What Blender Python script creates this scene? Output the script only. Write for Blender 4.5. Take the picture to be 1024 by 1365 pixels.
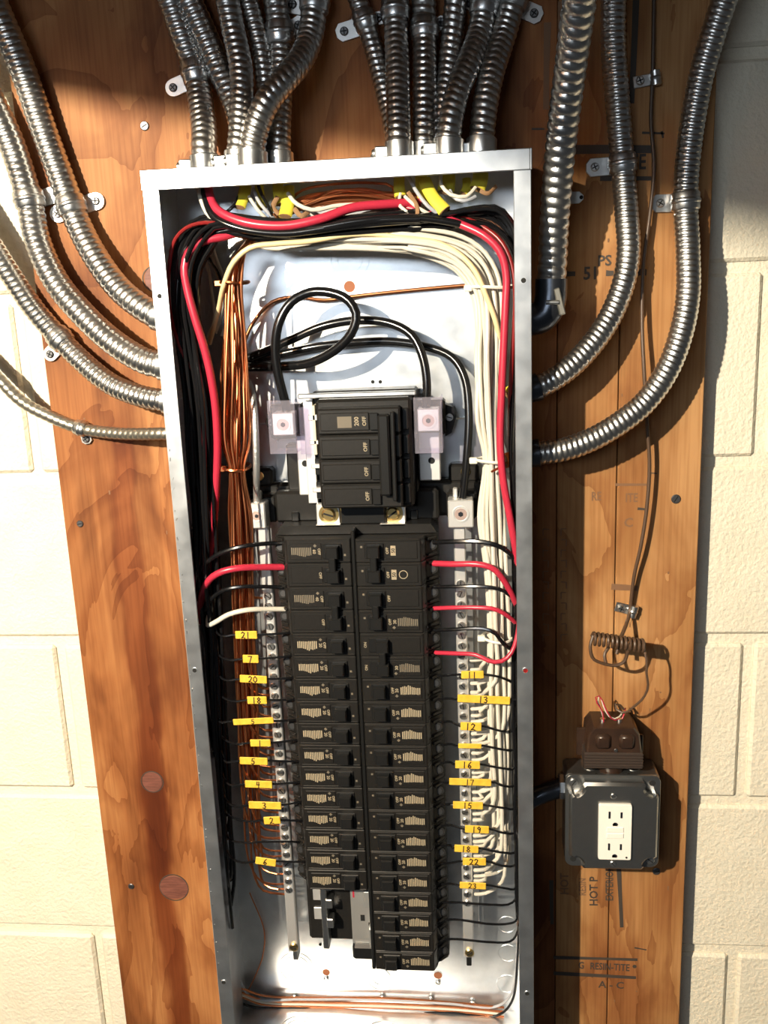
import bpy, math, random
import numpy as np
random.seed(7)
PI = math.pi
for o in list(bpy.data.objects): bpy.data.objects.remove(o)
scene = bpy.context.scene
COL = scene.collection

# ---------------------------------------------------------------- camera (metres; x right, z up, wall normal -y; box corner at origin)
CAM = np.array([0.30504, -0.96302, -0.12879])
RX, RY, RZ = 1.34387, 0.04004, 0.09548
FPX = 1203.4
cam_d = bpy.data.cameras.new('camera'); cam = bpy.data.objects.new('camera', cam_d); COL.objects.link(cam)
cam.location = CAM; cam.rotation_euler = (RX, RY, RZ)
cam_d.sensor_fit = 'VERTICAL'; cam_d.sensor_height = 36.0; cam_d.lens = 36.0 * FPX / 1365.0
cam_d.clip_start = 0.01
scene.camera = cam

# ---------------------------------------------------------------- world, lamps, exposure
w = bpy.data.worlds.new('world'); scene.world = w; w.use_nodes = True
w.node_tree.nodes['Background'].inputs[0].default_value = (0.86, 0.93, 1.0, 1)
w.node_tree.nodes['Background'].inputs[1].default_value = 0.04
ld = bpy.data.lights.new('bare_bulb', 'POINT'); ld.energy = 285; ld.color = (1.0, 0.90, 0.71); ld.shadow_soft_size = 0.014
lo = bpy.data.objects.new('bare_bulb', ld); COL.objects.link(lo); lo.location = (-0.52, -1.50, 0.34)
ad = bpy.data.lights.new('fluorescent_fixture', 'AREA'); ad.shape = 'RECTANGLE'; ad.size = 0.9; ad.size_y = 0.22
ad.energy = 8; ad.color = (0.80, 0.90, 1.0)
ao = bpy.data.objects.new('fluorescent_fixture', ad); COL.objects.link(ao); ao.location = (-0.30, -2.0, 0.14)
ao.rotation_euler = (math.radians(88), 0, math.radians(-12))
vs = scene.view_settings
vs.view_transform = 'Standard'; vs.look = 'None'; vs.exposure = 0.0; vs.gamma = 1.0; vs.use_curve_mapping = False

# ---------------------------------------------------------------- geometry helpers
def _rot():
    cx, sx, cy, sy, cz, sz = math.cos(RX), math.sin(RX), math.cos(RY), math.sin(RY), math.cos(RZ), math.sin(RZ)
    X = np.array([[1, 0, 0], [0, cx, -sx], [0, sx, cx]]); Y = np.array([[cy, 0, sy], [0, 1, 0], [-sy, 0, cy]])
    Z = np.array([[cz, -sz, 0], [sz, cz, 0], [0, 0, 1]])
    return Z @ Y @ X
CM = _rot()
def P(px, py, d):
    """survey point: where the sight line through (px, py) meets the plane d millimetres in front of the plywood"""
    r = CM @ np.array([(px - 512) / FPX, -(py - 682.5) / FPX, -1.0])
    return CAM + r * ((-d / 1000.0 - CAM[1]) / r[1])

def A(*v): return np.array(v, float)
def merge(parts):
    V = []; F = []; n = 0
    for v, f in parts:
        V.append(np.asarray(v, float)); F += [tuple(i + n for i in q) for q in f]; n += len(v)
    return np.concatenate(V), F
def cbox(x0, x1, y0, y1, z0, z1, c=0.0):
    if x0 > x1: x0, x1 = x1, x0
    if y0 > y1: y0, y1 = y1, y0
    if z0 > z1: z0, z1 = z1, z0
    if c <= 0:
        V = [(x, y, z) for x in (x0, x1) for y in (y0, y1) for z in (z0, z1)]
        return np.array(V), [(0, 1, 3, 2), (4, 6, 7, 5), (0, 4, 5, 1), (2, 3, 7, 6), (0, 2, 6, 4), (1, 5, 7, 3)]
    lo_ = A(x0, y0, z0); hi = A(x1, y1, z1); c = min(c, (hi - lo_).min() * .45)
    V = []; idx = {}
    for sx in (0, 1):
        for sy in (0, 1):
            for sz in (0, 1):
                s = (sx, sy, sz); cor = np.where(s, hi, lo_)
                for a in range(3):
                    p = cor.copy()
                    for b in range(3):
                        if b != a: p[b] += -c if s[b] else c
                    idx[(s, a)] = len(V); V.append(p)
    F = []
    cen = (lo_ + hi) / 2
    def add(q):
        pts = [V[i] for i in q]; n = np.cross(pts[1] - pts[0], pts[2] - pts[0]); m = sum(pts) / len(pts)
        F.append(tuple(q) if np.dot(n, m - cen) > 0 else tuple(q[::-1]))
    for a in range(3):
        b, e = (a + 1) % 3, (a + 2) % 3
        for s in (0, 1):
            q = []
            for u, v in ((0, 0), (1, 0), (1, 1), (0, 1)):
                k = [0, 0, 0]; k[a] = s; k[b] = u; k[e] = v; q.append(idx[(tuple(k), a)])
            add(q)
        for u in (0, 1):
            for v in (0, 1):
                k0 = [0, 0, 0]; k1 = [0, 0, 0]; k0[b] = k1[b] = u; k0[e] = k1[e] = v; k1[a] = 1
                add([idx[(tuple(k0), b)], idx[(tuple(k1), b)], idx[(tuple(k1), e)], idx[(tuple(k0), e)]])
    for sx in (0, 1):
        for sy in (0, 1):
            for sz in (0, 1): add([idx[((sx, sy, sz), a)] for a in range(3)])
    return np.array(V), F
def obox(c, ax, ay, az, hx, hy, hz, b=0.0):
    V, F = cbox(-hx, hx, -hy, hy, -hz, hz, b)
    m = np.stack([ax, ay, az])
    if np.linalg.det(m) < 0: F = [f[::-1] for f in F]
    return V @ m + c, F
def unit(v):
    v = np.asarray(v, float); return v / (np.linalg.norm(v) + 1e-12)
def spline(pts, ds):
    pts = [np.asarray(p, float) for p in pts]
    if len(pts) == 2: pts = [pts[0], (pts[0] + pts[1]) / 2, pts[1]]
    P_ = [2 * pts[0] - pts[1]] + pts + [2 * pts[-1] - pts[-2]]
    out = []
    for i in range(1, len(P_) - 2):
        p0, p1, p2, p3 = P_[i - 1:i + 3]
        t0 = 0; t1 = t0 + max(np.linalg.norm(p1 - p0), 1e-6) ** .5; t2 = t1 + max(np.linalg.norm(p2 - p1), 1e-6) ** .5; t3 = t2 + max(np.linalg.norm(p3 - p2), 1e-6) ** .5
        for t in np.linspace(t1, t2, 14, endpoint=False):
            a1 = (t1 - t) / (t1 - t0) * p0 + (t - t0) / (t1 - t0) * p1; a2 = (t2 - t) / (t2 - t1) * p1 + (t - t1) / (t2 - t1) * p2
            a3 = (t3 - t) / (t3 - t2) * p2 + (t - t2) / (t3 - t2) * p3
            b1 = (t2 - t) / (t2 - t0) * a1 + (t - t0) / (t2 - t0) * a2; b2 = (t3 - t) / (t3 - t1) * a2 + (t - t1) / (t3 - t1) * a3
            out.append((t2 - t) / (t2 - t1) * b1 + (t - t1) / (t2 - t1) * b2)
    out.append(pts[-1]); out = np.array(out)
    L = np.r_[0, np.cumsum(np.linalg.norm(np.diff(out, axis=0), axis=1))]
    n = max(2, int(round(L[-1] / ds)) + 1); s = np.linspace(0, L[-1], n)
    return np.stack([np.interp(s, L, out[:, k]) for k in range(3)], 1), s
def frames(C):
    T = np.gradient(C, axis=0); T /= np.linalg.norm(T, axis=1)[:, None] + 1e-12
    n = np.cross(T[0], A(0, 1, 0))
    if np.linalg.norm(n) < .1: n = np.cross(T[0], A(1, 0, 0))
    N = np.zeros_like(C); N[0] = unit(n)
    for i in range(1, len(C)):
        v = N[i - 1] - T[i] * np.dot(N[i - 1], T[i]); N[i] = unit(v)
    return T, N, np.cross(T, N)
def sweep(C, rad, n=8, caps=True, flat=1.0):
    """rad: scalar, (rings,) or (rings, n)"""
    T, N, B = frames(C); th = np.arange(n) * 2 * PI / n
    r = np.broadcast_to(np.asarray(rad, float).reshape((-1, 1)) if np.ndim(rad) < 2 else rad, (len(C), n))
    V = C[:, None, :] + (np.cos(th) * r)[..., None] * N[:, None, :] + (np.sin(th) * r * flat)[..., None] * B[:, None, :]
    V = V.reshape(-1, 3); F = []
    for i in range(len(C) - 1):
        a = i * n
        for k in range(n):
            k2 = (k + 1) % n; F.append((a + k, a + k2, a + n + k2, a + n + k))
    if caps: F.append(tuple(range(n))[::-1]); F.append(tuple(range((len(C) - 1) * n, len(C) * n)))
    return V, F
def tube(pts, r, n=8, ds=0.006, caps=True, flat=1.0):
    C, s = spline(pts, ds); return sweep(C, r, n, caps, flat)
def cyl(p0, p1, r, n=16, b=0.0):
    p0 = np.asarray(p0, float); p1 = np.asarray(p1, float)
    if b > 0:
        d = unit(p1 - p0) * b
        return sweep(np.array([p0, p0 + d, p1 - d, p1]), np.array([r - b, r, r, r - b]), n)
    return sweep(np.array([p0, (p0 + p1) / 2, p1]), r, n)
def ring(c, axis, r, w_, h, n=28):
    """flat annulus with thickness: torus-like band of radius r, radial width w_, height h"""
    axis = unit(axis); u = unit(np.cross(axis, A(0.31, 0.2, .9))); v = np.cross(axis, u)
    V = []; F = []
    prof = [(r - w_ / 2, -h / 2), (r + w_ / 2, -h / 2), (r + w_ / 2, h / 2), (r - w_ / 2, h / 2)]
    for k in range(n):
        t = 2 * PI * k / n; d = math.cos(t) * u + math.sin(t) * v
        for a, b in prof: V.append(c + d * a + axis * b)
    for k in range(n):
        a = k * 4; b = ((k + 1) % n) * 4
        for j in range(4): F.append((a + j, b + j, b + (j + 1) % 4, a + (j + 1) % 4))
    return np.array(V), F
def prism(poly, y0, y1, b=0.0):
    """polygon in x,z (list) extruded along y from y0 (front) to y1"""
    poly = np.asarray(poly, float); n = len(poly); c = poly.mean(0)
    def lay(p, y): return np.stack([p[:, 0], np.full(n, y), p[:, 1]], 1)
    rings = [lay(poly, y0), lay(poly, y1)]
    if b > 0: rings = [lay(c + (poly - c) * (1 - b / np.linalg.norm(poly - c, axis=1).mean()), y0), lay(poly, y0 + b * np.sign(y1 - y0)), lay(poly, y1)]
    V = np.concatenate(rings); F = [tuple(range(n)), tuple(range((len(rings) - 1) * n, len(rings) * n))[::-1]]
    for i in range(len(rings) - 1):
        for k in range(n): F.append((i * n + k, i * n + n + k, i * n + n + (k + 1) % n, i * n + (k + 1) % n))
    return V, F
def zprism(prof, z0, z1, b=0.0006):
    """profile in x,y extruded along z with tiny bevels at both ends"""
    p = np.asarray(prof, float); n = len(p)
    e = np.roll(p, -1, 0) - p; nn = np.stack([e[:, 1], -e[:, 0]], 1); nn /= np.linalg.norm(nn, axis=1)[:, None] + 1e-12
    area = 0.5 * np.sum(p[:, 0] * np.roll(p[:, 1], -1) - np.roll(p[:, 0], -1) * p[:, 1])
    if area < 0: nn = -nn
    vn = nn + np.roll(nn, 1, 0); vn /= np.linalg.norm(vn, axis=1)[:, None] + 1e-12
    q = p - vn * b
    def lay(a, z): return np.stack([a[:, 0], a[:, 1], np.full(n, z)], 1)
    R_ = [lay(q, z0), lay(p, z0 + b), lay(p, z1 - b), lay(q, z1)]
    V = np.concatenate(R_); F = [tuple(range(n))[::-1], tuple(range(3 * n, 4 * n))]
    for i in range(3):
        for k in range(n): F.append((i * n + k, i * n + (k + 1) % n, i * n + n + (k + 1) % n, i * n + n + k))
    if area < 0: F = [f[::-1] for f in F]
    return V, F

# ---------------------------------------------------------------- object helpers
WO = {}                                  # world origin of each object
def tagit(o, label=None, cat=None, group=None, kind=None):
    if label: o['label'] = label
    if cat: o['category'] = cat
    if group: o['group'] = group
    if kind: o['kind'] = kind
    return o
def thing(name, label, cat, loc, group=None):
    o = bpy.data.objects.new(name, None); COL.objects.link(o); o.empty_display_size = 0.01
    o.location = loc; WO[o.name] = np.asarray(loc, float)
    return tagit(o, label, cat, group)
def mk(name, geo, mat, parent=None, smooth=False, label=None):
    V, F = geo; V = np.asarray(V, float)
    org = (V.min(0) + V.max(0)) / 2
    me = bpy.data.meshes.new(name); me.from_pydata((V - org).tolist(), [], F); me.update()
    me.materials.append(mat)
    if smooth:
        me.polygons.foreach_set('use_smooth', [True] * len(me.polygons))
        me.set_sharp_from_angle(angle=math.radians(42))
    o = bpy.data.objects.new(name, me); COL.objects.link(o); WO[o.name] = org
    if parent is not None:
        o.parent = parent; o.location = org - WO[parent.name]
    else: o.location = org
    if label: o['label'] = label
    return o
def copy_tree(o, parent=None):
    c = o.copy(); COL.objects.link(c)
    if parent is not None: c.parent = parent
    for ch in o.children: copy_tree(ch, c)
    return c
_tc = {}
def text_geo(s, size, origin, right, up, squeeze=1.0, align='CENTER'):
    """printed lettering as a flat mesh lying on a surface"""
    if s not in _tc:
        cu = bpy.data.curves.new('lettering', 'FONT'); cu.body = s; cu.align_x = 'CENTER'; cu.align_y = 'CENTER'; cu.size = 1; cu.resolution_u = 2; cu.offset = .022
        ob = bpy.data.objects.new('lettering', cu); COL.objects.link(ob); bpy.context.view_layer.update()
        me = bpy.data.meshes.new_from_object(ob.evaluated_get(bpy.context.evaluated_depsgraph_get()))
        V = np.array([v.co[:] for v in me.vertices]); F = [tuple(p.vertices) for p in me.polygons]
        bpy.data.objects.remove(ob); bpy.data.curves.remove(cu); bpy.data.meshes.remove(me)
        _tc[s] = (V, F)
    V, F = _tc[s]
    return np.asarray(origin) + size * squeeze * V[:, :1] * np.asarray(right) + size * V[:, 1:2] * np.asarray(up), F
DIG = {'0': [[(.5, 1), (.1, .7), (.1, .3), (.5, 0), (.9, .3), (.9, .7), (.5, 1)]], '1': [[(.5, 1), (.45, 0)]],
       '2': [[(.1, .8), (.4, 1), (.85, .8), (.6, .4), (.1, .05), (.4, .12), (.95, 0)]],
       '3': [[(.1, .9), (.6, 1), (.8, .75), (.4, .52), (.85, .35), (.6, .02), (.1, .1)]],
       '4': [[(.3, 1), (.15, .45), (.9, .5)], [(.75, 1), (.65, 0)]],
       '5': [[(.9, 1), (.3, .95), (.2, .55), (.7, .55), (.8, .2), (.4, 0), (.05, .12)]],
       '6': [[(.8, 1), (.3, .6), (.15, .2), (.5, 0), (.85, .2), (.6, .45), (.25, .3)]],
       '7': [[(.05, .95), (.9, .95), (.4, 0)]], '8': [[(.5, .52), (.15, .75), (.5, 1), (.85, .75), (.5, .52), (.1, .25), (.5, 0), (.9, .25), (.5, .52)]],
       '9': [[(.85, .7), (.5, .5), (.15, .75), (.5, 1), (.85, .75), (.75, .3), (.6, 0)]], '-': [[(.2, .5), (.8, .5)]]}
def hand_geo(s, h, c, right, up, wd=.62, nrm=None, pen=None):
    """hand-written digits as pen strokes (thin ribbons)"""
    pen = pen or h * .17; parts = []; n = len(s); right = np.asarray(right); up = np.asarray(up)
    for i, ch in enumerate(s):
        x0 = (i - n / 2) * h * wd * 1.25
        for st in DIG[ch]:
            q = np.array([c + right * (x0 + a * h * wd) + up * (b - .5) * h for a, b in st])
            for a, b in zip(q[:-1], q[1:]):
                t = unit(b - a); s_ = np.cross(t, np.cross(right, up)) * pen / 2; e = t * pen * .4
                parts.append((np.array([a - s_ - e, b - s_ + e, b + s_ + e, a + s_ - e]), [(0, 1, 2, 3)]))
    return merge(parts)

# ---------------------------------------------------------------- materials
def mat(name, col, rough=.5, metal=0., spec=.5, noise=None, bump=None, coat=0., alpha=None, trans=0.):
    m = bpy.data.materials.new(name); m.use_nodes = True; nt = m.node_tree; b = nt.nodes['Principled BSDF']
    b.inputs['Base Color'].default_value = (*col, 1); b.inputs['Roughness'].default_value = rough; b.inputs['Metallic'].default_value = metal
    b.inputs['Specular IOR Level'].default_value = spec; b.inputs['Coat Weight'].default_value = coat; b.inputs['Transmission Weight'].default_value = trans
    if noise or bump: tc = nt.nodes.new('ShaderNodeTexCoord')
    if noise:                                # (scale, colour2, (stretch), rough2)
        sc, c2, st = noise[:3]
        mp = nt.nodes.new('ShaderNodeMapping'); mp.inputs['Scale'].default_value = st; nt.links.new(tc.outputs['Object'], mp.inputs[0])
        n = nt.nodes.new('ShaderNodeTexNoise'); n.inputs['Scale'].default_value = sc; n.inputs['Detail'].default_value = 4; nt.links.new(mp.outputs[0], n.inputs[0])
        r = nt.nodes.new('ShaderNodeValToRGB'); r.color_ramp.elements[0].position = .35; r.color_ramp.elements[1].position = .65
        r.color_ramp.elements[0].color = (*col, 1); r.color_ramp.elements[1].color = (*c2, 1)
        nt.links.new(n.outputs[0], r.inputs[0]); nt.links.new(r.outputs[0], b.inputs['Base Color'])
        if len(noise) > 3:
            mr = nt.nodes.new('ShaderNodeMapRange'); mr.inputs[1].default_value = .3; mr.inputs[2].default_value = .7; mr.inputs[3].default_value = rough; mr.inputs[4].default_value = noise[3]
            nt.links.new(n.outputs[0], mr.inputs[0]); nt.links.new(mr.outputs[0], b.inputs['Roughness'])
    if bump:                                 # (scale, strength, distance)
        n2 = nt.nodes.new('ShaderNodeTexNoise'); n2.inputs['Scale'].default_value = bump[0]; n2.inputs['Detail'].default_value = 3; nt.links.new(tc.outputs['Object'], n2.inputs[0])
        bp = nt.nodes.new('ShaderNodeBump'); bp.inputs['Strength'].default_value = bump[1]; bp.inputs['Distance'].default_value = bump[2]
        nt.links.new(n2.outputs[0], bp.inputs['Height']); nt.links.new(bp.outputs[0], b.inputs['Normal'])
    return m
M_GALV = mat('galvanised_steel', (.66, .68, .70), .31, .96, noise=(45, (.76, .78, .80), (1, 1, 1), .38), bump=(900, .05, .0004))
M_FLEX = mat('flexible_steel_conduit', (.66, .645, .62), .27, 1, noise=(60, (.54, .525, .50), (1, 1, 1), .36))
M_FLEXD = mat('dull_cable_armour', (.36, .34, .29), .38, .9)
M_ZINC = mat('zinc_plated_steel', (.70, .70, .69), .28, 1, noise=(90, (.58, .58, .57), (1, 1, 1), .38))
M_DARKFIT = mat('dark_fitting', (.10, .11, .13), .3, .9)
M_SCREW = mat('dark_screw', (.16, .16, .165), .4, .9)
M_BRASS = mat('brass', (.78, .58, .25), .3, 1)
M_ALU = mat('aluminium', (.78, .77, .75), .42, .75)
M_BUS = mat('tin_plated_bus', (.66, .65, .62), .4, .8)
M_COPPER = mat('bare_copper', (.74, .29, .13), .27, 1, noise=(45, (.50, .18, .08), (1, 1, .2), .38))
M_BLK = mat('black_insulation', (.006, .006, .0068), .20, 0, .6)
M_RED = mat('red_insulation', (.42, .024, .050), .32, 0)
M_DKRED = mat('dark_red_insulation', (.20, .012, .012), .32, 0)
M_WHT = mat('white_insulation', (.60, .56, .475), .38, 0)
M_GRY = mat('grey_insulation', (.36, .37, .40), .36, 0)
M_CREAM = mat('cream_insulation', (.76, .60, .33), .36, 0)
M_TAG = mat('yellow_tag', (.74, .47, .05), .5, 0, noise=(160, (.62, .37, .03), (1, 1, 1)))
M_JACK = mat('yellow_cable_jacket', (.62, .54, .05), .45, 0)
M_ORNG = mat('orange_cable_jacket', (.75, .17, .02), .45, 0)
M_PAPER = mat('kraft_paper', (.22, .12, .055), .8, 0)
M_INK = mat('marker_ink', (.03, .012, .01), .6, 0)
M_STAMP = mat('stamp_ink', (.045, .034, .026), .7, 0)
M_STAMPF = mat('faded_stamp_ink', (.17, .085, .04), .7, 0)
M_PLAST = mat('black_breaker_plastic', (.0095, .0088, .008), .40, 0, .35, noise=(300, (.0125, .0115, .0105), (1, 1, 1)))
M_PLAST2 = mat('black_handle_plastic', (.010, .010, .010), .3, 0, .5)
M_PRINT = mat('tan_print', (.30, .25, .17), .6, 0)
M_PRINTD = mat('dim_print', (.13, .11, .08), .6, 0)
def clear_plastic(name):
    m = mat(name, (.55, .53, .60), .10); nt = m.node_tree; b = nt.nodes['Principled BSDF']; out = nt.nodes['Material Output']
    t = nt.nodes.new('ShaderNodeBsdfTransparent'); t.inputs[0].default_value = (.97, .95, 1, 1); mx = nt.nodes.new('ShaderNodeMixShader'); mx.inputs[0].default_value = .13
    nt.links.new(t.outputs[0], mx.inputs[1]); nt.links.new(b.outputs[0], mx.inputs[2]); nt.links.new(mx.outputs[0], out.inputs[0])
    return m
M_CLEAR = clear_plastic('clear_polycarbonate')
M_BROWNW = mat('brown_cable_sheath', (.075, .042, .024), .45, 0)
M_BROWNT = mat('brown_transformer_case', (.036, .019, .012), .3, 0, noise=(60, (.024, .013, .009), (1, 1, 1)))
M_LAMIN = mat('laminated_core', (.05, .035, .028), .5, .4)
M_BOXST = mat('outlet_box_steel', (.34, .34, .335), .30, .95, noise=(30, (.27, .27, .265), (1, 1, 1), .38))
M_WPLAS = mat('white_receptacle_plastic', (.78, .75, .68), .4, 0)
M_DARK = mat('dark_void', (.006, .006, .006), .8, 0)
M_BORE = mat('exposed_wood', (.28, .095, .038), .7, 0)
M_PLUG = mat('knot_plug_wood', (.10, .032, .020), .6, 0, noise=(9, (.17, .062, .042), (6, 6, 40)))
M_TIE = mat('nylon_tie', (.75, .72, .62), .4, 0)

def wood(name, light, mid, dark, streak=None, seed=0.0):
    m = bpy.data.materials.new(name); m.use_nodes = True; nt = m.node_tree; N = nt.nodes; L = nt.links; b = N['Principled BSDF']
    g = N.new('ShaderNodeNewGeometry')
    def mapped(sc, off=(0, 0, 0)):
        mp = N.new('ShaderNodeMapping'); mp.inputs['Scale'].default_value = sc; mp.inputs['Location'].default_value = off; L.new(g.outputs['Position'], mp.inputs[0]); return mp.outputs[0]
    n1 = N.new('ShaderNodeTexNoise'); n1.inputs['Scale'].default_value = 1; n1.inputs['Detail'].default_value = 5; n1.inputs['Distortion'].default_value = 1.2; L.new(mapped((5.5, 2, 2.4), (seed, 0, seed)), n1.inputs[0])
    # cathedral grain: contour lines of a smooth field
    mu = N.new('ShaderNodeMath'); mu.operation = 'MULTIPLY'; mu.inputs[1].default_value = 8.0; L.new(n1.outputs[0], mu.inputs[0])
    fr = N.new('ShaderNodeMath'); fr.operation = 'FRACT'; L.new(mu.outputs[0], fr.inputs[0])
    n2 = N.new('ShaderNodeTexNoise'); n2.inputs['Scale'].default_value = 1; n2.inputs['Detail'].default_value = 6; L.new(mapped((320, 20, 9), (seed * 3, 0, 0)), n2.inputs[0])
    n3 = N.new('ShaderNodeTexNoise'); n3.inputs['Scale'].default_value = 1; n3.inputs['Detail'].default_value = 3; n3.inputs['Distortion'].default_value = .5; L.new(mapped((13, 4, 5), (0, seed * 2, 7)), n3.inputs[0])
    r1 = N.new('ShaderNodeValToRGB'); e = r1.color_ramp.elements; e[0].position = .34; e[0].color = (*dark, 1); e[1].position = .64; e[1].color = (*light, 1)
    e2 = e.new(.48); e2.color = (*mid, 1)
    L.new(n3.outputs[0], r1.inputs[0])
    mx = N.new('ShaderNodeMix'); mx.data_type = 'RGBA'; mx.blend_type = 'MULTIPLY'; mx.inputs[0].default_value = .72
    r2 = N.new('ShaderNodeValToRGB'); r2.color_ramp.elements[0].color = (.60, .47, .38, 1); r2.color_ramp.elements[1].color = (1, 1, 1, 1); r2.color_ramp.elements[0].position = .0; r2.color_ramp.elements[1].position = .55
    L.new(fr.outputs[0], r2.inputs[0]); L.new(r1.outputs[0], mx.inputs[6]); L.new(r2.outputs[0], mx.inputs[7])
    mx2 = N.new('ShaderNodeMix'); mx2.data_type = 'RGBA'; mx2.blend_type = 'MULTIPLY'; mx2.inputs[0].default_value = .38
    r3 = N.new('ShaderNodeValToRGB'); r3.color_ramp.elements[0].position = .38; r3.color_ramp.elements[0].color = (.62, .5, .42, 1); r3.color_ramp.elements[1].position = .56; r3.color_ramp.elements[1].color = (1, 1, 1, 1)
    L.new(n2.outputs[0], r3.inputs[0]); L.new(mx.outputs[2], mx2.inputs[6]); L.new(r3.outputs[0], mx2.inputs[7])
    out = mx2.outputs[2]
    if streak:                               # rusty stain running down the board: list of (x, half width, z top)
        sp = N.new('ShaderNodeSeparateXYZ'); L.new(g.outputs['Position'], sp.inputs[0])
        nw = N.new('ShaderNodeTexNoise'); nw.inputs['Scale'].default_value = 1; nw.inputs['Detail'].default_value = 3; L.new(mapped((14, 1, 8)), nw.inputs[0])
        for sx, hw, zt, zb, colr, fac in streak:
            a1 = N.new('ShaderNodeMath'); a1.operation = 'MULTIPLY_ADD'; a1.inputs[1].default_value = hw * 2.6; a1.inputs[2].default_value = -sx - hw * 1.3; L.new(nw.outputs[0], a1.inputs[0])
            a2 = N.new('ShaderNodeMath'); a2.operation = 'ADD'; L.new(sp.outputs[0], a2.inputs[0]); L.new(a1.outputs[0], a2.inputs[1])
            a3 = N.new('ShaderNodeMath'); a3.operation = 'ABSOLUTE'; L.new(a2.outputs[0], a3.inputs[0])
            mr = N.new('ShaderNodeMapRange'); mr.interpolation_type = 'SMOOTHSTEP'; mr.inputs[1].default_value = hw * .55; mr.inputs[2].default_value = hw * 1.15; mr.inputs[3].default_value = fac; mr.inputs[4].default_value = 0; L.new(a3.outputs[0], mr.inputs[0])
            mz = N.new('ShaderNodeMapRange'); mz.interpolation_type = 'SMOOTHSTEP'; mz.inputs[1].default_value = zt; mz.inputs[2].default_value = zt + .05; mz.inputs[3].default_value = 1; mz.inputs[4].default_value = 0; L.new(sp.outputs[2], mz.inputs[0])
            mb = N.new('ShaderNodeMapRange'); mb.interpolation_type = 'SMOOTHSTEP'; mb.inputs[1].default_value = zb - .05; mb.inputs[2].default_value = zb; L.new(sp.outputs[2], mb.inputs[0])
            a4 = N.new('ShaderNodeMath'); a4.operation = 'MULTIPLY'; L.new(mr.outputs[0], a4.inputs[0]); L.new(mz.outputs[0], a4.inputs[1])
            a5 = N.new('ShaderNodeMath'); a5.operation = 'MULTIPLY'; L.new(a4.outputs[0], a5.inputs[0]); L.new(mb.outputs[0], a5.inputs[1])
            ms = N.new('ShaderNodeMix'); ms.data_type = 'RGBA'; ms.blend_type = 'MULTIPLY'; ms.inputs[7].default_value = (*colr, 1)
            L.new(a5.outputs[0], ms.inputs[0]); L.new(out, ms.inputs[6]); out = ms.outputs[2]
    L.new(out, b.inputs['Base Color']); b.inputs['Roughness'].default_value = .6; b.inputs['Specular IOR Level'].default_value = .22
    bp = N.new('ShaderNodeBump'); bp.inputs['Strength'].default_value = .25; bp.inputs['Distance'].default_value = .0006; L.new(n2.outputs[0], bp.inputs['Height']); L.new(bp.outputs[0], b.inputs['Normal'])
    return m
M_PLY = wood('plywood_orange', (.35, .155, .056), (.26, .100, .032), (.155, .052, .016), streak=[
    (P(192, 900, 0)[0], .016, -.27, -1.2, (.55, .36, .28), .85), (P(215, 1200, 0)[0] + .004, .018, -.62, -1.2, (.60, .42, .34), .7),
    (P(150, 720, 0)[0], .013, -.33, -.50, (.62, .50, .42), .7), (P(190, 630, 0)[0], .016, -.26, -.36, (.5, .40, .34), .7),
    (P(110, 640, 0)[0], .012, -.34, -.385, (.45, .36, .30), .6)], seed=1.7)
M_PLYR = wood('plywood_pale', (.43, .230, .095), (.34, .165, .060), (.25, .103, .035), seed=4.2)
M_JOIST = wood('joist_wood', (.30, .19, .10), (.25, .15, .08), (.2, .12, .06), seed=9)
M_EDGE = mat('plywood_edge', (.20, .12, .06), .8, noise=(6, (.30, .18, .09), (2, 150, .5)))

def painted_block(name):
    m = bpy.data.materials.new(name); m.use_nodes = True; nt = m.node_tree; N = nt.nodes; L = nt.links; b = N['Principled BSDF']
    g = N.new('ShaderNodeNewGeometry')
    n = N.new('ShaderNodeTexNoise'); n.inputs['Scale'].default_value = 210; n.inputs['Detail'].default_value = 3; n.inputs['Roughness'].default_value = .55; L.new(g.outputs['Position'], n.inputs[0])
    v = N.new('ShaderNodeTexNoise'); v.inputs['Scale'].default_value = 26; v.inputs['Detail'].default_value = 4; L.new(g.outputs['Position'], v.inputs[0])
    r = N.new('ShaderNodeValToRGB'); r.color_ramp.elements[0].position = .42; r.color_ramp.elements[1].position = .56; L.new(n.outputs[0], r.inputs[0])
    a = N.new('ShaderNodeMath'); a.operation = 'MULTIPLY_ADD'; a.inputs[1].default_value = 1.3; L.new(v.outputs[0], a.inputs[0]); L.new(n.outputs[0], a.inputs[2])
    bp = N.new('ShaderNodeBump'); bp.inputs['Strength'].default_value = .8; bp.inputs['Distance'].default_value = .0022; L.new(a.outputs[0], bp.inputs['Height']); L.new(bp.outputs[0], b.inputs['Normal'])
    c = N.new('ShaderNodeValToRGB'); c.color_ramp.elements[0].color = (.66, .60, .47, 1); c.color_ramp.elements[1].color = (.74, .69, .57, 1); L.new(v.outputs[0], c.inputs[0])
    L.new(c.outputs[0], b.inputs['Base Color']); b.inputs['Roughness'].default_value = .6; b.inputs['Specular IOR Level'].default_value = .3
    return m
M_BLOCK = painted_block('cream_painted_block')
def mb(x0, x1, d0, d1, z0, z1, c=0.0):
    """box in millimetres: x range, depth range in front of the plywood, z range"""
    return cbox(x0 / 1e3, x1 / 1e3, -d1 / 1e3, -d0 / 1e3, z0 / 1e3, z1 / 1e3, c / 1e3)
def mp(x, d, z): return A(x / 1e3, -d / 1e3, z / 1e3)
XR, ZU, FR = A(1, 0, 0), A(0, 0, 1), A(0, -1, 0)
def screw_geo(c, r, h=.0016, n=14): return cyl(np.asarray(c), np.asarray(c) + FR * h, r, n, b=min(h * .45, r * .3))
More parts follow.
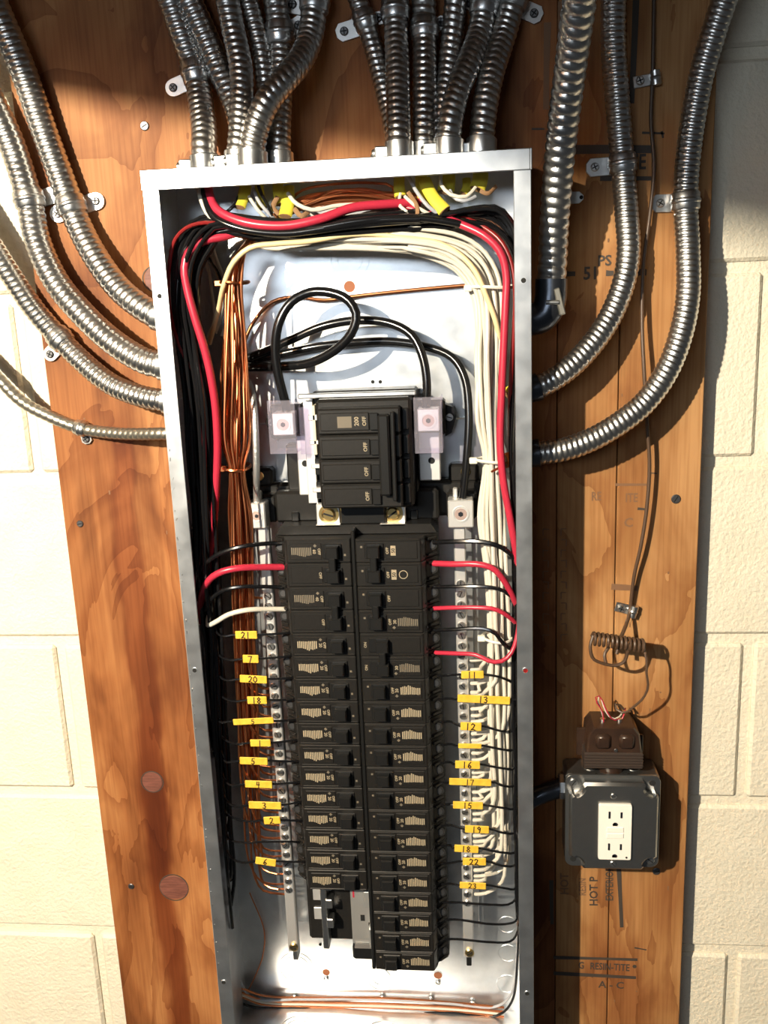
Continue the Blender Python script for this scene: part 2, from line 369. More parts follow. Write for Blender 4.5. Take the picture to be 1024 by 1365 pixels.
def slot_geo(c, r, h, ang=0.0, cross=False):
    c = np.asarray(c) + FR * (h + .00008); parts = []
    for a in ([ang, ang + PI / 2] if cross else [ang]):
        u = A(math.cos(a), 0, math.sin(a)); v = A(-math.sin(a), 0, math.cos(a)); parts.append(obox(c, u, FR, v, r * .72, .0001, r * .13))
    return merge(parts)
def add_screw(parent, c, r, h=.0016, m=None, ang=None, cross=False, name='screw', slotmat=None):
    s = mk(name, screw_geo(c, r, h), m or M_SCREW, parent, True)
    mk('slot', slot_geo(c, r, h, random.uniform(0, 3) if ang is None else ang, cross), slotmat or M_DARK, s)
    return s

# ================================================================ the setting: painted block wall, joists
wall = mk('wall_back', cbox(-1.1, 1.5, .0335, .12, -1.42, .62), M_BLOCK); tagit(wall, 'cream painted concrete block wall behind the plywood', 'wall', kind='structure')
ZW = .102; PV = .2032; PH = .4064; JT = .0115
blk = None
for k in range(-3, 7):
    ztop = ZW - JT - PV * k; zb = ztop - (PV - JT); x0 = .6095 + (0 if k % 2 == 1 else PH / 2)
    for j in range(-4, 3):
        xa = x0 + j * PH + JT / 2; xb = xa + PH - JT
        if xb < -1.1 or xa > 1.5: continue
        if blk is None:
            blk = mk('concrete_block', cbox(xa, xb, .028, .075, zb, ztop, .0035), M_BLOCK, wall); b0 = (xa, zb, blk.location.copy())
        else:
            o = blk.copy(); COL.objects.link(o); o.location = (b0[2][0] + xa - b0[0] + random.uniform(-.001, .001), b0[2][1] + random.uniform(-.0008, .0008), b0[2][2] + zb - b0[1])
ceil = mk('ceiling', cbox(-1.1, 1.5, -1.9, .03, .50, .52), M_JOIST); tagit(ceil, 'wooden subfloor boards above the joists', 'ceiling', kind='structure')
for jx in (-.69, -.285, .121, .527, .933):
    mk('joist', cbox(jx, jx + .038, -1.9, .03, .275, .50, .002), M_JOIST, ceil)

bd = []  # unseen slanting board, added to throw shade over the upper wall and conduits
for y, z in ((-.42, .222), (-1.42, .222), (-1.42, .49), (-.42, .49)): bd.append((-.29 + .425 * (-.873 - y), y, z))
bd += [(x + .035, y + .015, z) for x, y, z in bd]
mk('shade_board', (np.array(bd), [(0, 3, 2, 1), (4, 5, 6, 7), (0, 1, 5, 4), (1, 2, 6, 5), (2, 3, 7, 6), (3, 0, 4, 7)]), M_JOIST, ceil)

# ================================================================ plywood backboard
ply = thing('plywood_backboard', 'tall orange plywood board behind the open panel, stamped with faded lettering', 'plywood', (.19, 0, -1.2))
mk('panel', cbox(-.164, .3908, 0, .0265, -1.25, .245, .0008), M_PLY, ply)
mk('panel', cbox(.3918, .4540, .0002, .0265, -1.25, .245, .0008), M_PLYR, ply)
mk('panel', cbox(.4550, .541, 0, .0265, -1.25, .245, .0008), M_PLYR, ply)
for px, py, rx_, rz_ in ((203, 1042, .0125, .0135), (232, 1183, .0185, .0165), (206, 372, .011, .013)):
    c = P(px, py, 0); t = np.linspace(0, 2 * PI, 26, endpoint=False)
    mk('knot_plug', prism(np.stack([c[0] + rx_ * np.cos(t), c[2] + rz_ * np.sin(t)], 1), -.0006, .001, .0004), M_PLUG, ply)
    mk('plug_gap', ring(A(c[0], -.0002, c[2]), A(0, 1, 0), (rx_ + rz_) / 2 + .0008, .0011, .0007), M_STAMP, ply)
for px, py, r in ((901, 665, 6.5), (107, 698, 5), (175, 1181, 5), (193, 168, 6), (875, 1161, 6)):
    add_screw(ply, P(px, py, 0), r * .00078, .0018, M_SCREW)
YF = -.0004
def stamp(s, px, py, size, ang=0, m=None, sq=1.0):
    a = math.radians(ang); u = A(math.cos(a), 0, math.sin(a)); v = A(-math.sin(a), 0, math.cos(a)); c = P(px, py, 0); c[1] = YF
    mk('stamped_lettering', text_geo(s, size, c, u, v, sq), m or M_STAMP, ply)
def bar(px0, py0, px1, py1, wd, m=None):
    a = P(px0, py0, 0); b = P(px1, py1, 0); a[1] = b[1] = YF; t = unit(b - a); s_ = np.cross(t, FR) * wd / 2
    q = [a - s_, (a + b) / 2 - s_ * random.uniform(.7, 1), b - s_ * .8, b + s_ * .8, (a + b) / 2 + s_ * random.uniform(.7, 1), a + s_]
    mk('stamped_bar', (np.array(q), [(0, 1, 2, 3, 4, 5)]), m or M_STAMP, ply)
bar(738, 1276, 850, 1279, .0048); bar(738, 1297, 848, 1303, .0052); bar(846, 1263, 862, 1266, .0022); bar(825, 1157, 829, 1236, .0055)
stamp('RESIN-TITE', 813, 1289, .0135, -1, sq=.72); stamp('A - C', 815, 1313, .0135, -1); stamp('G', 775, 1287, .0135, sq=.72)
c = P(846, 1288, 0); c[1] = YF; mk('stamped_bar', cyl(c, c + A(0, -.0001, 0), .0025, 12), M_STAMP, ply)
stamp('HOT P', 792, 1188, .0135, 91, sq=1.0); stamp('EXTERIOR', 813, 1178, .0125, 91, M_STAMP, .8); stamp('RESIN', 777, 1182, .0115, 91, M_STAMPF, .8); stamp('HOT', 753, 1178, .0135, 91, M_STAMPF)
bar(735, 1173, 736, 1232, .005); bar(732, 200, 873, 199, .009); bar(800, 238, 872, 238, .005)
stamp('TE', 850, 217, .020, 0, sq=.75); stamp('51', 788, 365, .0175, sq=.9); stamp('PS', 806, 348, .0145)
bar(752, 365, 767, 365, .006); bar(808, 364, 818, 364, .006); bar(848, 363, 862, 363, .008); bar(848, 0, 842, 138, .0062); bar(746, 2, 745, 70, .003, M_STAMPF); bar(730, 30, 728, 146, .007, M_STAMPF)
bar(709, 172, 726, 172, .002); bar(856, 177, 886, 178, .0022); bar(882, 175, 884, 184, .0025)
bar(820, 646, 862, 646, .003, M_STAMPF); bar(850, 678, 862, 679, .003); bar(864, 630, 876, 631, .0015)
stamp('RE', 795, 662, .0135, 0, M_STAMPF, .72); stamp('ITE', 842, 664, .0135, 0, M_STAMPF, .72); stamp('C', 838, 697, .014, 0, M_STAMPF); bar(815, 782, 850, 784, .007, M_STAMPF)
for (x, y0, y1) in ((724, 705, 860), (748, 705, 860)):      # long faded print running down in the shade of the box
    for k in range(11):
        yy = y0 + (y1 - y0) * k / 11
        bar(x, yy, x + random.uniform(5, 9), yy + random.uniform(-1, 1), .0013, M_STAMPF); bar(x + (k % 2) * 7, yy, x + (k % 2) * 7, yy + 9, .0013, M_STAMPF)
for k in range(26):                                        # small dark pits and scuffs
    c = P(random.choice([random.uniform(100, 250), random.uniform(800, 920)]), random.uniform(300, 1340), 0)
    if -.15 < c[0] < .53: mk('pit', obox(A(c[0], YF, c[2]), XR, FR, ZU, random.uniform(.0004, .0011), .0001, random.uniform(.0008, .003), .0003), M_STAMPF, ply)

# ================================================================ panel enclosure
BW, BH, BD = .35898, .993, .0977
TH = .0016
box = thing('panel_enclosure', 'tall open galvanised steel breaker box, front cover removed', 'breaker box', (BW / 2, 0, -BH))
mk('back_plate', cbox(0, BW, -TH, -.0001, -BH, 0), M_GALV, box)
mk('wall_panel', cbox(0, TH, -BD, -TH, -BH, 0, .0003), M_GALV, box); mk('wall_panel', cbox(BW - TH, BW, -BD, -TH, -BH, 0, .0003), M_GALV, box)
mk('wall_panel', cbox(TH, BW - TH, -BD, -TH, -TH, 0), M_GALV, box); mk('wall_panel', cbox(TH, BW - TH, -BD, -TH, -BH, -BH + TH), M_GALV, box)
SF, TF = .0157, .0176
def hole(parent, c, r, inner=None): 
    h = mk('screw_hole', cyl(np.asarray(c), np.asarray(c) + FR * .0003, r, 14), inner or M_DARK, parent)
    mk('hole_lip', ring(np.asarray(c) + FR * .0003, FR, r + .0002, .0009, .0006, 16), M_GALV, parent)
for s in (0, 1):
    x0, x1 = (0, SF) if s == 0 else (BW - SF, BW)
    f = mk('flange', cbox(x0, x1, -BD - TH, -BD, -BH + .0005, -TF + .0002, .0005), M_GALV, box)
    for z in (-.1133, -.4967, -.8801): hole(f, A(.0072 if s == 0 else BW - .0072, -BD - TH, z), .0026, M_DKRED if (s and z < -.4 and z > -.6) else None)
rb = random.Random(3); burr = []
for k in range(46):
    z = -.12 - .75 * k / 46 - rb.uniform(0, .012); burr.append(obox(A(rb.uniform(.0016, .0034), -BD - TH, z), unit(A(rb.uniform(-.6, .6), 0, 1)), FR, unit(A(1, 0, rb.uniform(-.6, .6))), rb.uniform(.0006, .002), .0005, .0005, .0002))
mk('edge_burrs', merge(burr), M_ZINC, box)
tf = mk('flange', cbox(-.0008, BW + .0008, -BD - TH * 1.6, -BD, -TF, .0008, .0007), M_GALV, box)
mk('flange_seam', cbox(BW - .0016, BW - .0010, -BD - TH * 1.65, -BD - TH, -TF, .0005), M_DARK, box)
mk('flange', cbox(0, BW, -BD - TH * 1.6, -BD, -BH, -BH + TF, .0007), M_GALV, box)
mk('wall_seam', cbox(.020, .021, -TH - .0006, -TH, -.16, -.03), M_GALV, box)
def knock(c, axis, radii):
    for r in radii: mk('knockout', ring(c, axis, r, .0011, .0012, 36), M_GALV, box)
for px, py, radii in ((395, 1290, (.0215, .016)), (508, 1303, (.0185, .0115)), (676, 1233, (.011,)), (677, 1271, (.0115,)), (676, 1312, (.0125,)), (466, 345, (.020, .013)), (300, 345, (.02, .014)), (262, 410, (.014,)), (430, 445, (.013,))):
    c = P(px, py, 2); knock(A(c[0], -TH - .0002, c[2]), A(0, 1, 0), radii)
for x, y, radii in ((.075, -.045, (.022, .016)), (.18, -.05, (.024, .017)), (.285, -.05, (.022, .016))): knock(A(x, y, -BH + TH + .0002), A(0, 0, 1), radii)
for z in (-.20, -.26, -.34, -.60, -.72): knock(A(TH + .0002, -.05, z), A(1, 0, 0), (.012, .017)); knock(A(BW - TH - .0002, -.05, z), A(1, 0, 0), (.012,))
for px, py, r in ((466, 382, 8), (435, 1296, 6.5), (584, 1300, 7)):
    c = P(px, py, 2); c[1] = -TH - .0001; mk('mounting_hole', cyl(c, c + FR * .0002, r * .00079, 22), M_BORE, box); mk('hole_edge', ring(c + FR * .0002, FR, r * .00079, .0007, .0005, 22), M_GALV, box)
for px, py, r in ((435, 1304, 4), (584, 1309, 4)): add_screw(box, P(px, py, 2), r * .0008, .003, M_ZINC)
for px, py in ((497, 509), (507, 509), (427, 1259), (320, 774), (325, 824), (657, 1078)):
    c = P(px, py, 2); mk('rivet_hole', cyl(c, c + FR * .0003, .0019, 12), M_DARK, box)
for px, py in ((393, 1329), (630, 1337), (510, 1330), (575, 1331)): add_screw(box, P(px, py, 3), .004, .0025, M_ZINC)

# ================================================================ bus assembly
bus = thing('bus_assembly', 'black moulded insulator base with exposed bus bars behind the breakers', 'bus assembly', (.18, -.002, -.9))
G = lambda name, geo, m, par=bus, sm=False: mk(name, geo, m, par, sm)
G('mounting_pan', mb(58, 300, 2, 9, -868, -250, 1), M_GALV)
G('insulator_base', mb(96, 264, 9, 34, -872, -352, 3), M_PLAST)
G('insulator', mb(52, 312, 9, 26, -352, -312, 4), M_PLAST)
G('insulator', mb(92, 266, 26, 44, -352, -318, 3), M_PLAST)
G('insulator', mb(62, 94, 9, 42, -352, -322, 3), M_PLAST); G('insulator', mb(274, 306, 9, 42, -352, -322, 3), M_PLAST)
G('center_barrier', mb(177.5, 181.5, 30, 84, -869, -352, 1), M_PLAST2)
V, F = prism([(.096, -.3595), (.264, -.3595), (.258, -.350), (.102, -.350)], -.066, -.03, .001); G('breaker_stop', (V, F), M_PLAST)
for x in (70.5, 291.5):                                           # feet of the neutral bars with brass screws
    b = G('bar_foot', mb(x - 15, x + 17, 3, 26, -316, -296, 3), M_PLAST); add_screw(b, mp(x + 3, 26, -304), .0052, .002, M_BRASS)
    G('foot_plate', mb(x - 12, x + 14, 20, 22, -322, -312, .5), M_ZINC)
for x in (114, 240): G('insulator_clip', mb(x - 4, x + 4, 40, 47, -350, -340, 1), M_PLAST2); G('pan_plate', mb(x - 17, x - 2 if x < 150 else x + 6, 30, 38, -351, -334, .6), M_GALV)
# uncovered stabs at the lower left, where no breaker sits
G('phase_bus', mb(150, 176, 36, 44, -868, -776, 1), M_BUS); G('phase_bus', mb(168, 180, 44, 62, -806, -784, 1), M_BUS); G('phase_bus', mb(172, 181, 44, 58, -862, -836, 1), M_BUS)
G('bus_slot', mb(161, 166, 43.6, 44.3, -836, -828), M_DARK); G('bus_slot', mb(170, 176, 43.6, 44.3, -842, -838), M_DARK)
G('bus_marking', mb(153, 155, 44, 44.2, -805, -782), M_RED)
G('breaker_rail', mb(116, 123, 34, 52, -870, -770, 1), M_ZINC)
for z in (-782, -806, -832): G('rail_hook', mb(122, 130, 40, 54, z - 8, z + 4, 1), M_ZINC); G('rail_window', mb(104, 115, 34, 36, z - 10, z + 6, .5), M_ALU)
G('insulator_lip', mb(150, 186, 30, 50, -886, -866, 3), M_PLAST2)

def neutral_bar(xc, side, label, lug, srange, pads):
    t = thing('neutral_bar', label, 'terminal bar', mp(xc, 44, -880))
    z0 = -352; mk('bar', mb(xc - 6, xc + 6, 44, 54, -874, z0, 1.2), M_ALU, t)
    z = srange[0]
    while z > srange[1]:
        if not any(a < z < b for a, b in pads): 
            s = mk('terminal_screw', screw_geo(mp(xc, 54, z), .0042, .0020), M_ZINC, t, True); mk('slot', slot_geo(mp(xc, 54, z), .0042, .0020, random.uniform(0, 3)), M_DARK, s)
        z -= 11.6
    x0, x1, za, zb, d = lug
    lg = mk('lug', mb(x0, x1, 40, d, za, zb, 1.2), M_ALU, t)
    c = mp((x0 + x1) / 2 + (1 if side < 0 else 0), d, (za + zb) / 2); r = (x1 - x0) * .00030
    mk('set_screw_rim', ring(c, FR, r, .0016, .0014, 24), M_ALU, lg, True); mk('set_screw', cyl(c, c + FR * .0005, r * .8, 20), mat_setscrew, lg); mk('hex_socket', cyl(c + FR * .0006, c + FR * .0008, r * .36, 6), M_DARKFIT, lg)
    mk('lug_tang', mb(xc - 6, xc - 1, 42, 50, zb, zb + 10, 1), M_ALU, t)
    add_screw(t, mp(xc + 1, 54, -866), .0055, .003, M_BRASS)
    mk('end_clip', mb(xc - 3, xc + 3, 30, 46, -892, -874, 1), M_PLAST2 if side > 0 else M_ZINC, t)
    return t
mat_setscrew = mat('pinkish_set_screw', (.62, .47, .42), .4, .7)
neutral_bar(80, -1, 'left aluminium terminal bar with screws, taking the bare copper grounds', (65.5, 85.5, -353.5, -326, 62), (-430, -800), [])
neutral_bar(287.2, 1, 'right aluminium terminal bar with screws, taking the white wires', (276, 302, -356, -327, 62), (-418, -806), [])

# ================================================================ main breaker
mbk = thing('main_breaker', 'large black four-pole main breaker with tied handles at the top', 'main breaker', mp(190, 10, -335))
K = lambda name, geo, m, par=mbk, sm=False, label=None: mk(name, geo, m, par, sm, label)
K('base', mb(139, 246, 10, 44, -338, -214, 2), M_PLAST); K('back_edge', mb(128, 247, 58, 64, -219, -214, 1), M_GALV)
K('shoulder', mb(148, 243, 44, 78, -330, -219, 3), M_PLAST); K('rear_strap', mb(130, 140, 44, 50, -330, -222, .6), M_ALU)
prof_z = [-226, -252, -276.5, -301, -326]
for k in range(4):
    za, zb = prof_z[k + 1], prof_z[k]
    p = K('pole', mb(152, 233, 70, 96, za + .4, zb - .4, 1.6), M_PLAST)
    mk('label_plate', mb(155, 203, 95.5, 97.2, za + 4, zb - 4.5, .7), M_PLAST, p); mk('handle_slot', mb(203.5, 212, 95.5, 99, za + 4, zb - 5, .8), M_PLAST2, p)
    mk('off_lettering', text_geo('OFF', .0052, mp(198.5, 97.35, (za + zb) / 2), A(0, 0, 1), A(-1, 0, 0)), M_PRINT, p)
    mk('side_step', mb(234, 240, 66, 84, za + 2, zb - 3, 1), M_PLAST2, p)
    K('lead_pin', mb(138, 149, 62, 66, za + 11, zb - 9, .6), M_ALU); K('lead_block', mb(141, 149, 50, 61, za + 3, zb - 4, .8), M_PLAST2)
mk('rating_lettering', text_geo('200', .006, mp(191, 97.35, -239), A(0, 0, 1), A(-1, 0, 0)), M_PRINT, mbk)
mk('rating_print', mb(172, 186, 97.2, 97.35, -245, -234), M_PRINTD, mbk)
K('handle_tie', mb(212, 223, 96, 106, -312, -232, 2), M_PLAST2); K('handle_tie_rib', mb(224, 228, 96, 103, -318, -230, 1), M_PLAST2)
for x in (152, 219):                                              # bus bolts at the foot
    f = K('bolt_plate', mb(x - 13, x + 13, 50, 58, -352, -329, .8), M_ALU); add_screw(f, mp(x, 58, -340), .0072, .004, M_BRASS); mk('washer', ring(mp(x, 58.3, -340), FR, .009, .003, .0008), M_BRASS, f)
    K('bolt_ledge', mb(x - 13, x + 13, 56, 66, -352, -349.5, .5), M_ALU)
K('foot_barrier', mb(163, 213, 40, 62, -352, -330, 3), M_PLAST2)
for k, (x, zt, zb) in enumerate(((112, -219, -273), (259, -220, -276))):      # clear covers over the service lugs
    s = -1 if k == 0 else 1
    lg = K('service_lug', mb(x - 11, x + 11, 46, 68, -255, -232, 1), M_ALU)
    c = mp(x, 68, -244); mk('set_screw_rim', ring(c, FR, .0072, .0018, .0014), M_ALU, lg, True); mk('set_screw', cyl(c, c + FR * .0004, .006, 20), mat_setscrew, lg); mk('hex_socket', cyl(c + FR * .0005, c + FR * .0007, .0026, 6), M_DARKFIT, lg)
    K('lug_seat', mb(x - 18, x + 16, 22, 44, -262, -226, 2), M_PLAST)
    K('bus_strap', mb(x + (8 if k == 0 else -12), x + (27 if k == 0 else 10), 30, 46, -322 if k == 0 else -309, -258, 1), M_ALU)
    add_screw(mbk, mp(x + (16 if k == 0 else 1), 46, -288), .0034, .001, M_DARK)
    cv = K('clear_cover', mb(x - 14, x + 14, 72, 74, zb, zt, .6), M_CLEAR)
    for a in (mb(x - 14, x - 12.6, 44, 72, zb, zt, .4), mb(x + 12.6, x + 14, 44, 72, zb, zt, .4), mb(x - 12.6, x + 12.6, 44, 72, zb, zb + 1.4, .4)): mk('cover_side', a, M_CLEAR, cv)
    if k == 0:
        mk('cover_wing', mb(x + 15, x + 32, 58, 60, -276, -228, .5), M_CLEAR, cv); mk('cover_wall', mb(x + 30, x + 33, 46, 66, -276, -226, .5), mat('ivory_insulator', (.62, .56, .42), .5), cv)
    K('mounting_ear', prism([((x + s * 15) / 1e3, -.232), ((x + s * 24) / 1e3, -.236), ((x + s * 27) / 1e3, -.246), ((x + s * 22) / 1e3, -.262), ((x + s * 15) / 1e3, -.266)], -.03, -.012, .001), M_PLAST)
    add_screw(mbk, mp(x + s * 20, 30, -246), .004, .001, M_ZINC)
K('strap_shield', mb(105, 133, 14, 30, -340, -270, 1.5), M_PLAST)

# ================================================================ circuit breakers: one of each kind, then copies
PITCH = 25.4; Z0 = -359.95
def breaker(poles, off, name='circuit_breaker'):
    """built in the right-hand column's position, top of its first pole at z = 0, inner end at x = 0 (millimetres)"""
    t = thing(name, 'breaker', 'circuit breaker', (0, 0, 0))
    for k in range(poles):
        z1, z0 = -PITCH * k - .25, -PITCH * (k + 1) + .25; zm = (z0 + z1) / 2
        prof = np.array([(0, -34), (.0, -84), (1, -85), (65.5, -85), (67, -84), (70, -77), (71, -71), (82, -60), (83, -57), (83, -34)]) / 1e3
        b = mk('body', zprism(prof, z0 / 1e3, z1 / 1e3, .0007), M_PLAST, t)
        mk('label_plate', mb(30, 63, 84.6, 85.7, z0 + 3.5, z1 - 3.8, .5), M_PLAST, b)
        mk('face_rib', mb(1, 65, 84.6, 86.0, z1 - 2.6, z1 - 1.2, .5), M_PLAST, b)
        mk('handle_well', mb(9, 29, 84.6, 86.4, z0 + 4.5, z1 - 4.5, .8), M_PLAST2, b)
        hx = 12 + (5 if off == 2 else 0)
        h = mk('handle', merge([prism([(hx / 1e3, (z1 - 6) / 1e3), ((hx + 13) / 1e3, (z1 - 6) / 1e3), ((hx + 13) / 1e3, (z0 + 6) / 1e3), (hx / 1e3, (z0 + 6) / 1e3)], -.0945, -.084, .0016)]), M_PLAST2, t)
        if off != 2: mk('handle_mark', mb(5, 7.2, 85, 85.15, zm + 3, zm + 5.2), M_PRINTD, b)
        u, v = A(0, 0, 1), A(-1, 0, 0)
        mk('off_lettering', text_geo('OFF' if off != 2 else 'ON', .0040, mp(32.5 if off != 2 else 5.6, 85.85 if off != 2 else 85.15, zm), u, v), M_PRINT, b)
        has_print = (poles == 1) or (k == 1 and off != 3)
        if has_print:
            strips = []; rr = random.Random(5 + k)
            for q in range(11):
                x = 40.5 + q * 1.95; top = 3.0 + 3.2 * max(0, 1 - abs(q - 3.5) / 4.5) * rr.uniform(.5, 1.1)
                strips.append(mb(x, x + 1.25, 85.7, 85.82, zm - 4.2 - rr.uniform(0, .5), zm + top))
            mk('label_print', merge(strips), M_PRINTD if poles == 2 else M_PRINT, b)
            mk('diamond_mark', obox(mp(36.5, 85.75, zm - 6.2), unit(A(1, 0, 1)), FR, unit(A(-1, 0, 1)), .0013, .0001, .0013), M_PRINTD, b)
        tm = mk('terminal', cyl(mp(76.5, 60, zm), mp(76.5, 66.4, zm) + A(.0006, 0, 0), .0052, 16), M_DARK, b)
        mk('terminal_screw', cyl(mp(76.5, 60, zm), mp(77.0, 66.9, zm), .0034, 12), M_SCREW, b)
        for q in (-9.2, 7.6): mk('terminal_ridge', obox(mp(76.7, 66.4, zm + q), unit(A(1, 1, 0)), unit(A(1, -1, 0)), ZU, .0062, .0016, .0013, .0005), M_PLAST, b)
        mk('vent_rib', mb(66, 70.5, 72, 79, zm - 9, zm - 7.5, .4), M_PLAST, b)
    if poles == 2:
        hx = 12 + (5 if off == 2 else 0)
        mk('handle_tie', mb(hx + 3, hx + 10, 88, 94, -PITCH - 7, -PITCH + 7, 1), M_PLAST2, t)
    return t
ORD = ['first', 'second', 'third', 'fourth', 'fifth', 'sixth', 'seventh', 'eighth', 'ninth', 'tenth', 'eleventh', 'twelfth', 'thirteenth', 'fourteenth']
def rating(t, s, x=36.8, z=-PITCH / 2, m=None, size=.0046):
    g = mk('rating_lettering', text_geo(s, size, mp(x, 85.85, z), A(0, 0, 1), A(-1, 0, 0)), m or M_PRINT, t)
def place(t, row, side, label, group=None, poles=1):
    if side > 0: t.location = mp(182, 0, Z0 - PITCH * row)
    else: t.location = mp(177, 0, Z0 - PITCH * (row + poles)); t.rotation_euler = (0, PI, 0)
    tagit(t, label, None, group)
GB = 'single-pole breakers in the two columns'
proto = breaker(1, 0); rating(proto, '20')
first = True
for k in range(14):
    o = proto if first else copy_tree(proto); first = False
    place(o, 6 + k, 1, f'black single-pole breaker, right column, {ORD[k]} single from the top' if k < 13 else 'bottommost black single-pole breaker, right column, hanging below the bus', GB)
for k in range(12):
    o = copy_tree(proto); place(o, 4 + k, -1, f'black single-pole breaker, left column, {ORD[k]} single from the top', GB)
b60 = breaker(2, 0); rating(b60, '60', 37.5, -PITCH * 1.5); place(b60, 0, -1, 'black double-pole breaker marked 60, top of the left column', 'double-pole breakers', 2)
b40 = breaker(2, 0); rating(b40, '40', 37.5, -PITCH * 1.5); place(b40, 2, -1, 'black double-pole breaker marked 40, second in the left column', 'double-pole breakers', 2)
b50 = breaker(2, 3)
for k in (0, 1):
    z = -PITCH * (k + .5); rating(b50, '50', 38.6, z, M_PLAST, .0052)
    mk('rating_patch', obox(mp(38.4, 85.78, z), XR, FR, ZU, .0026, .00006, .0052, .00005), M_PRINT, b50)
mk('round_mark', ring(mp(48, 85.8, -PITCH * 1.5), FR, .0042, .0008, .0001), M_PRINT, b50)
place(b50, 0, 1, 'black double-pole breaker marked 50 in boxed figures, top of the right column', 'double-pole breakers')
b30 = breaker(2, 1); rating(b30, '30', 37.5, -PITCH * 1.5); place(b30, 2, 1, 'black double-pole breaker marked 30 and OFF, second in the right column', 'double-pole breakers')
b3n = breaker(2, 2); rating(b3n, '30', 37.5, -PITCH * 1.5); place(b3n, 4, 1, 'black double-pole breaker marked 30 and ON, third in the right column', 'double-pole breakers')
# ================================================================ flexible conduits
def conduit(label, pts, R, end=None, pitch=.0066, depth=.0018, m=None, group='flexible steel conduits', con=True, ext=True, conmat=None, conlen=.020):
    """pts: survey points (px, py, mm in front of plywood), from the free end to the box"""
    W_ = [P(*p) for p in pts]
    if ext: W_ = [W_[0] + unit(W_[0] - W_[1]) * .16] + W_
    last = W_[-1]
    if end == 'top': W_.append(A(last[0], last[1], -.001))
    elif end == 'left': W_.append(A(.001, last[1], last[2] + (last[2] - W_[-2][2]) * .3))
    elif end == 'right': W_.append(A(BW - .001, last[1], last[2] + (last[2] - W_[-2][2]) * .3))
    C, s = spline(W_, pitch / 6)
    n = 18; th = np.arange(n) * 2 * PI / n
    t = s[:, None] / pitch + th[None, :] / (2 * PI)
    rad = R - depth * (1 - np.abs(np.sin(PI * t)) ** .38)
    t_ = thing('flexible_conduit', label, 'conduit', C[-1], group)
    mk('corrugated_sheath', sweep(C, rad, n), m or M_FLEX, t_, True)
    if con:
        k = np.searchsorted(s, s[-1] - conlen); seg = C[k:]
        T = unit(seg[-1] - seg[0])
        r = np.full(len(seg), R + .0022); r[0] = r[-1] = R + .0008
        c = mk('connector', sweep(seg, r, 24), conmat or M_ZINC, t_, True)
        if end == 'top':
            b = seg[len(seg) // 2] + A(-R - .005, -.004, 0); mk('clamp_ear', obox(b, XR, FR, ZU, .006, .005, .006, .0012), conmat or M_ZINC, c)
            mk('clamp_screw', cyl(b + A(-.009, 0, 0), b + A(.004, 0, 0), .0042, 12, .001), M_ZINC, c, True)
    return C, R
CD = {}
CD['c1'] = conduit('upper left conduit sweeping into the box side above its neighbours', [(-4, 12, 24), (30, 92, 20), (58, 172, 17), (86, 248, 16), (103, 295, 18), (126, 340, 26), (158, 384, 36), (188, 409, 44), (208, 420, 46)], .0135, 'left')
CD['c2'] = conduit('left conduit second from top, strapped beside the plywood edge, entering the box side', [(-18, 120, 20), (14, 188, 17), (38, 262, 16), (50, 320, 18), (75, 375, 24), (110, 418, 32), (150, 455, 40), (192, 481, 45), (212, 486, 46)], .0138, 'left')
CD['c3'] = conduit('left conduit third from top, strapped over the board edge, entering the box side', [(-14, 322, 16), (14, 366, 15), (44, 410, 14), (75, 446, 14), (108, 480, 20), (148, 512, 30), (188, 528, 40), (215, 533, 44)], .0118, 'left', pitch=.006)
CD['c4'] = conduit('thin dull armoured cable, lowest on the left, entering the box side', [(-8, 498, 12), (28, 534, 10), (64, 554, 9), (108, 571, 9), (160, 578, 20), (218, 578, 38)], .0068, 'left', pitch=.0072, depth=.0011, m=M_FLEXD, con=False)
CD['t1'] = conduit('leftmost top conduit with a bright clamp connector, strapped near the lit plywood', [(226, -5, 24), (244, 48, 20), (261, 96, 16), (268, 140, 26), (272, 175, 40), (272, 200, 48)], .0128, 'top')
CD['t2'] = conduit('second top conduit from the left, slanting down behind its neighbour', [(250, -5, 26), (275, 50, 22), (296, 100, 22), (314, 140, 26), (324, 180, 36), (327, 204, 40)], .0125, 'top')
CD['t3'] = conduit('third top conduit from the left, nearly straight, with a screw clamp at its foot', [(302, -5, 36), (311, 40, 36), (321, 90, 42), (322, 140, 50), (320, 178, 56), (318, 204, 60)], .0115, 'top')
CD['t4'] = conduit('thin top conduit with a coupling, passing behind the crossing conduit', [(329, -5, 22), (341, 38, 20), (349, 72, 20), (354, 110, 22), (356, 150, 26), (354, 205, 34)], .0098, 'top', pitch=.0062)
CD['t5'] = conduit('fifth top conduit from the left with a bright wide strap, behind the crossing one', [(366, -5, 16), (373, 45, 15), (375, 85, 18), (374, 125, 26), (372, 165, 34), (372, 204, 40)], .0120, 'top')
CD['t6'] = conduit('curving top conduit crossing in front of the others to the lower left', [(421, -6, 18), (413, 52, 26), (398, 84, 42), (378, 108, 56), (356, 136, 64), (344, 164, 66), (338, 188, 66), (336, 206, 66)], .0126, 'top')
CD['m1'] = conduit('thin conduit leftmost of the middle group, slanting right behind its neighbour', [(475, -6, 15), (488, 32, 14), (503, 82, 18), (515, 130, 24), (524, 170, 32), (527, 200, 36)], .0096, 'top', pitch=.0062)
CD['m2'] = conduit('straight conduit second in the middle group above the box', [(526, -6, 16), (528, 40, 22), (530, 95, 36), (531, 150, 50), (532, 190, 58)], .0117, 'top')
CD['m3'] = conduit('straight upright conduit third in the middle group, with a strap near its top', [(565, -6, 15), (566, 40, 16), (566, 95, 28), (566, 150, 40), (566, 190, 46)], .0117, 'top')
CD['m4'] = conduit('conduit fourth in the middle group, leaning left behind its right neighbour', [(608, -6, 15), (603, 50, 17), (598, 95, 22), (592, 140, 30), (588, 190, 38)], .0110, 'top')
